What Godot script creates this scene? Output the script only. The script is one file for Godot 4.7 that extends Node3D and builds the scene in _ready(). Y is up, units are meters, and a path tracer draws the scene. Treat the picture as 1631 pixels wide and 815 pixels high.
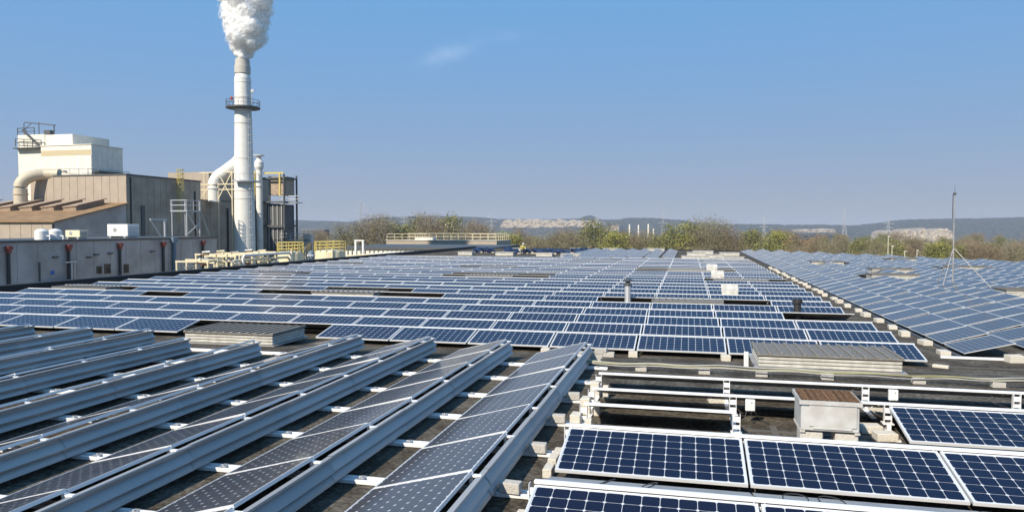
extends Node3D

const EYE := 2.75
var M := {}
var rng := RandomNumberGenerator.new()
var used := {}


class MB:
	var v := PackedVector3Array()
	var n := PackedVector3Array()
	var c := PackedColorArray()
	var col := Color.WHITE
	var tinted := false

	func vert(p: Vector3, q: Vector3) -> void:
		v.append(p)
		n.append(q)
		if tinted:
			c.append(col)

	func tri(a: Vector3, b: Vector3, d: Vector3) -> void:
		var q := (b - a).cross(d - a).normalized()
		vert(a, q); vert(d, q); vert(b, q)

	func quad(a: Vector3, b: Vector3, d: Vector3, e: Vector3) -> void:
		var q := (b - a).cross(e - a)
		if q.length_squared() < 1e-14:
			q = (d - b).cross(e - b)
		q = q.normalized()
		vert(a, q); vert(d, q); vert(b, q)
		vert(a, q); vert(e, q); vert(d, q)

	func squad(p: Array, q: Array) -> void:
		for k in [0, 2, 1, 0, 3, 2]:
			vert(p[k], q[k])

	func box(o: Vector3, s: Vector3, b := Basis.IDENTITY) -> void:
		var x := b.x * s.x * 0.5
		var y := b.y * s.y * 0.5
		var z := b.z * s.z * 0.5
		quad(o - x - y + z, o + x - y + z, o + x + y + z, o - x + y + z)
		quad(o + x - y - z, o - x - y - z, o - x + y - z, o + x + y - z)
		quad(o + x - y + z, o + x - y - z, o + x + y - z, o + x + y + z)
		quad(o - x - y - z, o - x - y + z, o - x + y + z, o - x + y - z)
		quad(o - x + y + z, o + x + y + z, o + x + y - z, o - x + y - z)
		quad(o - x - y - z, o + x - y - z, o + x - y + z, o - x - y + z)

	func bbox(o: Vector3, s: Vector3, e: float, b := Basis.IDENTITY) -> void:
		# a box with chamfered edges
		var h := s * 0.5
		var i := h - Vector3(e, e, e)
		for a in 3:
			var u := (a + 1) % 3
			var w := (a + 2) % 3
			for g in [-1.0, 1.0]:
				var f := []
				for k in [[-1, -1], [1, -1], [1, 1], [-1, 1]]:
					var p := Vector3.ZERO
					p[a] = h[a] * g
					p[u] = i[u] * k[0]
					p[w] = i[w] * k[1]
					f.append(o + b * p)
				if g > 0:
					quad(f[0], f[1], f[2], f[3])
				else:
					quad(f[3], f[2], f[1], f[0])
				for g2 in [-1.0, 1.0]:
					var pts := []
					for k in [[-1, 0], [1, 0], [1, 1], [-1, 1]]:
						var p := Vector3.ZERO
						p[u] = i[u] * k[0]
						p[a] = (h[a] if k[1] == 0 else i[a]) * g
						p[w] = (i[w] if k[1] == 0 else h[w]) * g2
						pts.append(o + b * p)
					if g * g2 > 0:
						quad(pts[0], pts[1], pts[2], pts[3])
					else:
						quad(pts[3], pts[2], pts[1], pts[0])
		for sx in [-1.0, 1.0]:
			for sy in [-1.0, 1.0]:
				for sz in [-1.0, 1.0]:
					var p1 := o + b * Vector3(h.x * sx, i.y * sy, i.z * sz)
					var p2 := o + b * Vector3(i.x * sx, h.y * sy, i.z * sz)
					var p3 := o + b * Vector3(i.x * sx, i.y * sy, h.z * sz)
					if sx * sy * sz > 0:
						tri(p1, p2, p3)
					else:
						tri(p1, p3, p2)

	func bar(a: Vector3, b: Vector3, w: float, h: float) -> void:
		var z := (b - a).normalized()
		var x := Vector3.UP.cross(z)
		if x.length() < 0.01:
			x = Vector3.RIGHT
		x = x.normalized()
		box((a + b) * 0.5, Vector3(w, h, (b - a).length()), Basis(x, z.cross(x), z))

	func tube(pts: Array, r0: float, r1 := -1.0, sides := 8) -> void:
		if r1 < 0:
			r1 = r0
		var rings := []
		var up := Vector3.UP
		for k in pts.size():
			var t: Vector3 = (pts[mini(k + 1, pts.size() - 1)] - pts[maxi(k - 1, 0)]).normalized()
			var x := up.cross(t)
			if x.length() < 0.05:
				x = Vector3.RIGHT.cross(t)
			x = x.normalized()
			var y := t.cross(x)
			up = y if absf(y.y) > 0.2 else up
			var r := lerpf(r0, r1, float(k) / maxi(pts.size() - 1, 1))
			var ring := []
			for j in sides:
				var a := TAU * j / sides
				var d := x * cos(a) + y * sin(a)
				ring.append([pts[k] + d * r, d])
			rings.append(ring)
		for k in rings.size() - 1:
			for j in sides:
				var a = rings[k][j]
				var b = rings[k][(j + 1) % sides]
				var d = rings[k + 1][(j + 1) % sides]
				var e = rings[k + 1][j]
				squad([a[0], b[0], d[0], e[0]], [a[1], b[1], d[1], e[1]])
		for k in [0, rings.size() - 1]:
			for j in sides:
				var a: Vector3 = rings[k][j][0]
				var b: Vector3 = rings[k][(j + 1) % sides][0]
				if k == 0:
					tri(pts[k], b, a)
				else:
					tri(pts[k], a, b)

	func lathe(o: Vector3, prof: Array, segs := 24) -> void:
		# prof: [radius, height] from the bottom up
		for k in prof.size() - 1:
			var a: Array = prof[k]
			var b: Array = prof[k + 1]
			var sl := Vector2(b[1] - a[1], a[0] - b[0]).normalized()
			for j in segs:
				var t0 := TAU * j / segs
				var t1 := TAU * (j + 1) / segs
				var d0 := Vector3(cos(t0), 0, -sin(t0))
				var d1 := Vector3(cos(t1), 0, -sin(t1))
				var n0 := d0 * sl.x + Vector3.UP * sl.y
				var n1 := d1 * sl.x + Vector3.UP * sl.y
				squad([o + d0 * a[0] + Vector3.UP * a[1], o + d1 * a[0] + Vector3.UP * a[1], o + d1 * b[0] + Vector3.UP * b[1], o + d0 * b[0] + Vector3.UP * b[1]], [n0, n1, n1, n0])

	func sweep(prof: Array, a: Vector3, b: Vector3, side: Vector3) -> void:
		# open profile of [across, up] carried from a to b, thin sheet with both faces
		for k in prof.size() - 1:
			var p: Vector3 = side * prof[k][0] + Vector3.UP * prof[k][1]
			var q: Vector3 = side * prof[k + 1][0] + Vector3.UP * prof[k + 1][1]
			quad(a + p, b + p, b + q, a + q)

	func mesh(m: Material = null, onto: ArrayMesh = null) -> ArrayMesh:
		var arr := []
		arr.resize(Mesh.ARRAY_MAX)
		arr[Mesh.ARRAY_VERTEX] = v
		arr[Mesh.ARRAY_NORMAL] = n
		if tinted:
			arr[Mesh.ARRAY_COLOR] = c
		var am := onto if onto else ArrayMesh.new()
		am.add_surface_from_arrays(Mesh.PRIMITIVE_TRIANGLES, arr)
		if m:
			am.surface_set_material(am.get_surface_count() - 1, m)
		return am


# ---------------------------------------------------------------- small helpers
func roof_y(z: float) -> float:
	return -0.2 * smoothstep(14.3, 17.0, -z) - 0.001 * maxf(-z - 17.0, 0.0)

func numbered(called: String) -> String:
	var k: int = used.get(called, 0)
	used[called] = k + 1
	return called if k == 0 else "%s_%03d" % [called, k]

func describe(o: Node, label: String, category: String, group := "", kind := "") -> void:
	o.set_meta("label", label)
	o.set_meta("category", category)
	if group:
		o.set_meta("group", group)
	if kind:
		o.set_meta("kind", kind)

func thing(called: String, label: String, category: String, at := Vector3.ZERO, group := "") -> Node3D:
	var o := Node3D.new()
	o.name = numbered(called)
	add_child(o)
	o.position = at
	describe(o, label, category, group)
	return o

func part(called: String, mesh: Mesh, m: Material, parent: Node, at := Vector3.ZERO) -> MeshInstance3D:
	var o := MeshInstance3D.new()
	o.mesh = mesh
	o.material_override = m
	o.name = called if parent != self else numbered(called)
	parent.add_child(o, true)
	o.position = at
	return o

func solo(called: String, mesh: Mesh, m: Material, label: String, category: String, at := Vector3.ZERO, group := "", kind := "") -> MeshInstance3D:
	var o := part(called, mesh, m, self, at)
	describe(o, label, category, group, kind)
	return o

func structure(called: String, mesh: Mesh, m: Material, label := "", category := "") -> MeshInstance3D:
	var o := part(called, mesh, m, self)
	o.set_meta("kind", "structure")
	if label:
		describe(o, label, category)
	return o

func copy(o: Node3D, at: Vector3, label: String) -> Node3D:
	var c: Node3D = o.duplicate()
	c.name = numbered(String(o.get_meta("kind_name", o.name)))
	add_child(c)
	c.position = at
	c.set_meta("label", label)
	return c

const ORD := ["first", "second", "third", "fourth", "fifth", "sixth", "seventh", "eighth", "ninth", "tenth", "eleventh", "twelfth", "thirteenth", "fourteenth", "fifteenth", "sixteenth", "seventeenth", "eighteenth", "nineteenth", "twentieth"]
func nth(k: int) -> String:
	if k < 20:
		return ORD[k]
	var t: String = ["twenty", "thirty", "forty", "fifty"][(k + 1) / 10 - 2]
	return t + "-" + ORD[(k + 1) % 10 - 1] if (k + 1) % 10 else ["", "", "", "thirtieth", "fortieth", "fiftieth"][(k + 1) / 10]

func tone(freq: float, lo: float, hi: float, seed_ := 1, size := 512, warm := 0.0) -> NoiseTexture2D:
	# mottled multiplier for a base colour
	var t := NoiseTexture2D.new()
	t.width = size
	t.height = size
	t.seamless = true
	var f := FastNoiseLite.new()
	f.seed = seed_
	f.frequency = freq
	f.fractal_octaves = 5
	f.fractal_gain = 0.6
	t.noise = f
	var g := Gradient.new()
	g.set_color(0, Color(lo * (1.0 + warm), lo, lo * (1.0 - warm)))
	g.set_color(1, Color(hi, hi, hi))
	g.set_offset(0, 0.2)
	g.set_offset(1, 0.8)
	t.color_ramp = g
	return t

func grain(freq: float, seed_ := 3, size := 256) -> NoiseTexture2D:
	var t := NoiseTexture2D.new()
	t.width = size
	t.height = size
	t.seamless = true
	var f := FastNoiseLite.new()
	f.seed = seed_
	f.frequency = freq
	f.fractal_octaves = 4
	t.noise = f
	return t

func mat(r: float, g: float, b: float, rough := 0.6, metal := 0.0, tex: Texture2D = null, scale := 1.0, bump: Texture2D = null, bump_cm := 0.0) -> StandardMaterial3D:
	var m := StandardMaterial3D.new()
	m.albedo_color = Color(r, g, b).linear_to_srgb()
	m.roughness = rough
	m.metallic = metal
	if tex:
		m.albedo_texture = tex
	if tex or bump:
		m.uv1_triplanar = true
		m.uv1_world_triplanar = true
		m.uv1_scale = Vector3.ONE * scale
	if bump:
		m.heightmap_enabled = true
		m.heightmap_texture = bump
		m.heightmap_scale = bump_cm
	return m

func make_materials() -> void:
	var mott := tone(0.012, 0.86, 1.0, 5, 512, 0.01)
	var fine := tone(0.03, 0.94, 1.0, 8)
	var stain := tone(0.02, 0.8, 1.0, 11, 512, 0.03)
	var patchy := tone(0.008, 0.7, 1.0, 21, 1024, 0.03)
	var gr := grain(0.09)
	var gc := grain(0.03, 9)
	M.roof = mat(0.175, 0.162, 0.14, 0.85, 0.0, patchy, 0.12, gr, 0.8)
	M.roof.metallic_specular = 0.2
	M.roof.detail_enabled = true
	M.roof.detail_blend_mode = BaseMaterial3D.BLEND_MODE_MUL
	M.roof.detail_albedo = tone(0.03, 0.62, 1.0, 91, 512, 0.04)
	M.roof.detail_uv_layer = BaseMaterial3D.DETAIL_UV_2
	M.roof.uv2_triplanar = true
	M.roof.uv2_world_triplanar = true
	M.roof.uv2_scale = Vector3.ONE * 0.7
	M.seam = mat(0.115, 0.105, 0.09, 0.85, 0.0, mott, 0.5)
	M.black = mat(0.012, 0.012, 0.013, 0.6, 0.0, mott, 0.3)
	M.rubber = mat(0.02, 0.02, 0.021, 0.5)
	M.frame = mat(0.72, 0.72, 0.72, 0.4, 0.25)
	M.rail = mat(0.78, 0.78, 0.78, 0.4, 0.1)
	M.back = mat(0.55, 0.57, 0.6, 0.14)
	var dust := tone(0.015, 0.45, 1.0, 61, 512)
	for q in [["cell", 0.005, 0.006, 0.023], ["cell_b", 0.006, 0.006, 0.021], ["cell3", 0.006, 0.009, 0.032], ["cell3_b", 0.007, 0.008, 0.029], ["cell3_c", 0.005, 0.010, 0.034], ["cell_mono", 0.056, 0.052, 0.055], ["cell_mono_b", 0.062, 0.057, 0.058]]:  # mono cells: sky sheen of the glass and a dust film lighten the base
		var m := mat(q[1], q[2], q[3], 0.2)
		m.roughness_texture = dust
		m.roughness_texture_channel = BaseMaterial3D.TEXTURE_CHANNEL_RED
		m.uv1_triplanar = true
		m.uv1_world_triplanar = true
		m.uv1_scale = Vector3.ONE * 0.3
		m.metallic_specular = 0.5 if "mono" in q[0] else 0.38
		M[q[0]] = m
	M.galv = mat(0.38, 0.38, 0.38, 0.42, 0.3)
	M.galv_b = mat(0.35, 0.35, 0.35, 0.46, 0.3)
	M.galv_c = mat(0.41, 0.405, 0.40, 0.4, 0.3)
	M.sheet = mat(0.42, 0.42, 0.42, 0.5, 0.3, mott, 0.4)
	M.concrete = mat(0.47, 0.45, 0.41, 0.9, 0.0, fine, 1.1, gr, 0.6)
	M.concrete2 = mat(0.6, 0.56, 0.48, 0.9, 0.0, fine, 1.1, gr, 0.6)
	M.sky_side = mat(0.56, 0.55, 0.5, 0.6, 0.0, mott, 0.6)
	M.sky_top = mat(0.2, 0.19, 0.17, 0.6, 0.0, stain, 0.9)
	M.lidrib = mat(0.24, 0.225, 0.2, 0.6, 0.0, stain, 0.9)
	M.vent = mat(0.5, 0.5, 0.485, 0.5, 0.1, tone(0.02, 0.9, 1.0, 71, 256, 0.02), 0.5)
	M.rust = mat(0.26, 0.16, 0.09, 0.9, 0.0, tone(0.03, 0.35, 1.0, 51, 256, 0.2), 3.0)
	M.rust_dark = mat(0.05, 0.03, 0.018, 0.9)
	M.white = mat(0.75, 0.75, 0.73, 0.5, 0.0, fine, 0.15)
	M.cable = mat(0.03, 0.03, 0.03, 0.5)
	M.cable2 = mat(0.3, 0.29, 0.16, 0.6)
	M.steel = mat(0.5, 0.51, 0.52, 0.4, 0.5)
	M.darksteel = mat(0.09, 0.095, 0.1, 0.55, 0.3)
	M.pipe = mat(0.62, 0.62, 0.62, 0.3, 0.6)
	# works buildings
	M.wall_grey = mat(0.50, 0.44, 0.41, 0.7, 0.0, mott, 0.05)
	M.wall_taupe = mat(0.39, 0.33, 0.265, 0.7, 0.0, mott, 0.05)
	M.wall_cream = mat(0.39, 0.33, 0.265, 0.75, 0.0, fine, 0.04)
	M.wall_white = mat(0.78, 0.74, 0.64, 0.7, 0.0, fine, 0.05)
	M.roof_brown = mat(0.30, 0.19, 0.095, 0.8, 0.0, stain, 0.06)
	M.monitor = mat(0.42, 0.33, 0.25, 0.7, 0.0, stain, 0.2)
	M.band = mat(0.5, 0.42, 0.27, 0.7)
	M.stack = mat(0.74, 0.73, 0.69, 0.5, 0.0, fine, 0.08)
	M.stack_rim = mat(0.46, 0.44, 0.4, 0.6)
	M.duct = mat(0.55, 0.48, 0.36, 0.5, 0.0, fine, 0.1)
	M.yellow = mat(0.52, 0.42, 0.13, 0.6)
	M.cream_steel = mat(0.66, 0.58, 0.4, 0.6)
	M.cream_tank = mat(0.78, 0.69, 0.47, 0.5, 0.0, fine, 0.2)
	M.red = mat(0.3, 0.05, 0.03, 0.6)
	M.downpipe = mat(0.03, 0.03, 0.035, 0.5)
	M.bluepipe = mat(0.13, 0.18, 0.24, 0.5)
	M.window = mat(0.02, 0.025, 0.03, 0.1)
	M.sign_blue = mat(0.03, 0.12, 0.45, 0.5)
	M.blue_pack = mat(0.02, 0.035, 0.10, 0.35, 0.0, mott, 0.6)
	M.grass = mat(0.085, 0.10, 0.035, 0.95, 0.0, patchy, 0.006)
	M.hill = mat(0.11, 0.11, 0.08, 0.95, 0.0, tone(0.02, 0.3, 1.0, 31, 512, 0.06), 0.006)
	M.quarry = mat(0.58, 0.5, 0.38, 0.9, 0.0, tone(0.02, 0.55, 1.0, 81, 512, 0.05), 0.012)
	M.bark = mat(0.17, 0.14, 0.105, 0.95)
	M.pylon = mat(0.42, 0.43, 0.44, 0.5, 0.2)
	M.leaf = StandardMaterial3D.new()
	M.leaf.vertex_color_use_as_albedo = true
	M.leaf.roughness = 0.8
	M.leaf.backlight_enabled = true
	M.leaf.backlight = Color(0.12, 0.12, 0.05)
	for q in [["steam", 1.0], ["steam_b", 0.42], ["steam_c", 0.26], ["steam_d", 0.13]]:
		var m := mat(0.95, 0.95, 0.95, 1.0)
		m.metallic_specular = 0.0
		m.backlight_enabled = true
		m.backlight = Color(0.6, 0.6, 0.6)
		if q[1] < 1.0:
			m.transparency = BaseMaterial3D.TRANSPARENCY_ALPHA
			m.albedo_color.a = q[1]
		M[q[0]] = m
	M.skin = mat(0.5, 0.32, 0.24, 0.6)
	M.person = StandardMaterial3D.new()
	M.person.vertex_color_use_as_albedo = true
	M.person.roughness = 0.8


# ---------------------------------------------------------------- solar panels
const PW := 1.985   # blue module: 12 x 6 cells
const PL := 0.99
const QW := 1.345   # grey module: 10 x 8 small cells
const QL := 1.07

func cell_shape(mb: MB, o: Vector3, w: float, l: float, cut: float) -> void:
	var p := [Vector3(-w + cut, 0, l), Vector3(w - cut, 0, l), Vector3(w, 0, l - cut), Vector3(w, 0, -l + cut), Vector3(w - cut, 0, -l), Vector3(-w + cut, 0, -l), Vector3(-w, 0, -l + cut), Vector3(-w, 0, l - cut)]
	for k in range(1, 7):
		mb.tri(o + p[0], o + p[k], o + p[k + 1])

func panel_meshes(w: float, l: float, nx: int, nz: int, gap: float, cut: float, fw: float, fd := 0.04) -> Dictionary:
	var f := MB.new()
	for s in [-1.0, 1.0]:
		f.box(Vector3(s * (w - fw) * 0.5, -fd * 0.5, -l * 0.5), Vector3(fw, fd, l))
	f.box(Vector3(0, -fd * 0.5, -fw * 0.5), Vector3(w - 2 * fw, fd, fw))
	f.box(Vector3(0, -fd * 0.5, -l + fw * 0.5), Vector3(w - 2 * fw, fd, fw))
	var b := MB.new()
	b.box(Vector3(0, -0.006, -l * 0.5), Vector3(w - 2 * fw, 0.004, l - 2 * fw))
	var c := MB.new()
	var spots := []
	var mx := 0.008
	var px := (w - 2 * fw - 2 * mx) / nx
	var pz := (l - 2 * fw - 2 * mx) / nz
	for i in nx:
		for j in nz:
			var o := Vector3(-w * 0.5 + fw + mx + px * (i + 0.5), -0.0028, -fw - mx - pz * (j + 0.5))
			spots.append(o)
			cell_shape(c, o, (px - gap) * 0.5, (pz - gap) * 0.5, cut)
	var one := MB.new()
	one.box(Vector3(0, -0.0007, 0), Vector3(px - gap - 2 * cut, 0.0012, pz - gap))
	for s in [-1.0, 1.0]:
		one.quad(Vector3(s * ((px - gap) * 0.5 - cut), 0, s * (pz - gap) * 0.5), Vector3(s * (px - gap) * 0.5, 0, s * ((pz - gap) * 0.5 - cut)), Vector3(s * (px - gap) * 0.5, 0, -s * ((pz - gap) * 0.5 - cut)), Vector3(s * ((px - gap) * 0.5 - cut), 0, -s * (pz - gap) * 0.5))
	return {"frame": f.mesh(), "back": b.mesh(), "cells": c.mesh(), "spots": spots, "cell": one.mesh(), "f": f, "b": b, "c": c}

var KP: Dictionary
var KQ: Dictionary
var KL: Dictionary
var wanted := []      # every panel: {t: Transform3D, kind, label, group, near}

func want(kind: String, o: Vector3, turn: float, tilt: float, l: float, w: float, label: String, field: String, near := false, m := "") -> void:
	var b := Basis.from_euler(Vector3(tilt, turn, 0))
	var mid := o + b * Vector3(0, 0, -l * 0.5)
	var to := Vector3(0, EYE, 0) - mid
	var d := to.length()
	var area := l * w * absf(b.y.dot(to / d)) / (d * d)
	# outside the picture: build, but last in the order
	var q := Basis.from_euler(Vector3(-0.0391, 0.23736, 0)).inverse() * (mid - Vector3(0, EYE, 0))
	var hid: bool = q.z > -1.0 or absf(q.x) > -q.z * 0.78 or absf(q.y) > -q.z * 0.42
	wanted.append({"o": o, "b": b, "kind": kind, "label": label, "field": field, "area": area * (0.0 if hid else 1.0), "hid": hid, "near": near, "m": m})

func panel_thing(d: Dictionary) -> void:
	var k: Dictionary = KP if d.kind == "p" else (KL if d.field == "left" else KQ)
	var t := thing("solar_panel", d.label, "solar panel", d.o, {"near": "blue panels in the near rows", "mid": "blue panels of the middle field", "left": "grey panels of the left field", "right": "grey panels of the right field"}[d.field])
	t.basis = d.b
	part("frame", k.frame, M.frame, t)
	var h := absi(hash(d.label)) % 3
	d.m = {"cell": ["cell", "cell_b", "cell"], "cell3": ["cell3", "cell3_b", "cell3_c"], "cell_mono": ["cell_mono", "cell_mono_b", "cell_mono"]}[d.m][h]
	var bk := part("backsheet", k.back, M.back, t)
	if d.near:
		for s in k.spots:
			part("cell", k.cell, M[d.m], bk, s)
	else:
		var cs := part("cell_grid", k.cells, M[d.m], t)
		cs.set_meta("kind", "stuff")

func place_panels() -> void:
	var seen := wanted.filter(func(d): return not d.hid)
	seen.sort_custom(func(a, b): return a.area > b.area)
	var rest := {"mid": [], "left": [], "right": [], "near": []}
	for i in seen.size():
		if i < 320:
			panel_thing(seen[i])
		else:
			rest[seen[i].field].append(seen[i])
	for d in wanted:
		if d.hid:
			rest[d.field].append(d)
	for f in rest:
		var list: Array = rest[f]
		if list.is_empty():
			continue
		var k: Dictionary = KP if list[0].kind == "p" else (KL if f == "left" else KQ)
		var am: ArrayMesh = k.f.mesh(M.frame)
		k.b.mesh(M.back, am)
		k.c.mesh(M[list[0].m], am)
		var mm := MultiMesh.new()
		mm.transform_format = MultiMesh.TRANSFORM_3D
		mm.mesh = am
		mm.instance_count = list.size()
		for i in list.size():
			mm.set_instance_transform(i, Transform3D(list[i].b, list[i].o))
		var o := MultiMeshInstance3D.new()
		o.multimesh = mm
		o.name = numbered("far_solar_panels")
		add_child(o)
		describe(o, {"near": "blue panels carrying on past the edge of the near rows", "mid": "far blue panels merging into stripes at the back of the middle field", "left": "grey panels carrying on past the near edge of the left field", "right": "far grey panels merging into one sheet in the right field"}[f], "solar panels", "", "stuff")

func closed(prof: Array, t: float) -> Array:
	# gives a sheet profile its thickness
	var out := prof.duplicate()
	for k in range(prof.size() - 1, -1, -1):
		var a: Array = prof[maxi(k - 1, 0)]
		var b: Array = prof[mini(k + 1, prof.size() - 1)]
		var d := Vector2(b[0] - a[0], b[1] - a[1]).normalized().orthogonal() * t
		out.append([prof[k][0] + d.x, prof[k][1] + d.y])
	out.append(prof[0])
	return out

func rack(z: float, x0: float, x1: float, pitch: float, label: String, group: String, stop_at := -1.0, near := false) -> void:
	# support of one row that faces the camera: top rail, posts, sloping rear sheets. z is the row's high edge
	var y := roof_y(z)
	var t := thing("mounting_rack", label, "rack", Vector3((x0 + x1) * 0.5, y, z), group)
	var r := MB.new()
	r.bbox(Vector3(0, 0.366 if near else 0.351, -0.026), Vector3(x1 - x0, 0.034 if near else 0.018, 0.05), 0.004)
	part("top_rail", r.mesh(), M.rail, t)
	var n := int(round((x1 - x0) / pitch))
	var sh := MB.new()
	sh.sweep(closed([[0.0, 0.0], [0.10, -0.012], [0.13, -0.026], [0.44, -0.106], [0.47, -0.122], [0.82, -0.214], [0.86, -0.236]], 0.003), Vector3(-pitch * 0.5 + 0.01, 0, 0), Vector3(pitch * 0.5 - 0.01, 0, 0), Vector3(0, 0, -1))
	var sm := sh.mesh()
	var p := MB.new()
	p.box(Vector3(-0.045, -0.12, 0), Vector3(0.006, 0.24, 0.07))
	p.box(Vector3(0.045, -0.12, 0), Vector3(0.006, 0.24, 0.07))
	p.box(Vector3(0, -0.07, 0.02), Vector3(0.084, 0.07, 0.006))
	p.box(Vector3(0, -0.17, 0.02), Vector3(0.084, 0.05, 0.006))
	p.box(Vector3(0, -0.245, 0.0), Vector3(0.14, 0.01, 0.16))
	p.box(Vector3(0, -0.295, 0), Vector3(0.05, 0.09, 0.2))
	p.box(Vector3(0, -0.34, 0.2), Vector3(0.07, 0.02, 0.7))
	var pm := p.mesh()
	for i in n:
		part("rear_sheet", sm, M.sheet, t, Vector3(-(x1 - x0) * 0.5 + pitch * (i + 0.5), 0.345, -0.045))
	if near:
		for i in n + 1:
			part("post", pm, M.rail, t, Vector3(-(x1 - x0) * 0.5 + pitch * i, 0.35, -0.02))

var block_mesh: Mesh
var block_mesh2: Mesh
func block(o: Vector3, turn: float, label: String, group: String, m := "concrete", s := Vector3(0.21, 0.11, 0.12)) -> void:
	var b := MB.new()
	b.bbox(Vector3(0, s.y * 0.5, 0), s, 0.006)
	var k := solo("concrete_block", b.mesh(), M[m], label, "concrete block", o, group)
	k.rotation.y = turn

func skylight(x0: float, x1: float, z0: float, z1: float, h: float, label: String) -> Node3D:
	# roof light: clad kerb with a ribbed lid; z0 is the near side
	var y := roof_y(z0)
	var w := x1 - x0
	var d := z0 - z1
	var t := thing("roof_light", label, "roof light", Vector3((x0 + x1) * 0.5, y, (z0 + z1) * 0.5), "roof lights between the panels")
	var k := MB.new()
	k.box(Vector3(0, (h - 0.05) * 0.5, 0), Vector3(w - 0.06, h - 0.05, d - 0.06))
	part("kerb", k.mesh(), M.sky_side, t)
	for i in 3:
		var hh := (h - 0.09) / 3.0
		var b := MB.new()
		b.bbox(Vector3(0, 0.03 + hh * (i + 0.5), 0), Vector3(w, hh - 0.018, d), 0.006)
		part("side_panel", b.mesh(), M.sky_side, t)
	var fl := MB.new()
	fl.box(Vector3(0, 0.012, 0), Vector3(w + 0.16, 0.024, d + 0.16))
	part("flashing", fl.mesh(), M.sheet, t)
	var lid := MB.new()
	lid.bbox(Vector3(0, h - 0.03, 0), Vector3(w + 0.06, 0.04, d + 0.06), 0.008)
	part("lid", lid.mesh(), M.sky_top, t)
	var n := int(w / 0.21)
	var rb := MB.new()
	rb.bbox(Vector3(0, h + 0.004, 0), Vector3(0.05, 0.03, d + 0.04), 0.008)
	var rm := rb.mesh()
	for i in n + 1:
		part("lid_rib", rm, M.lidrib, t, Vector3(-w * 0.5 + w * i / n, 0, 0))
	return t

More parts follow.
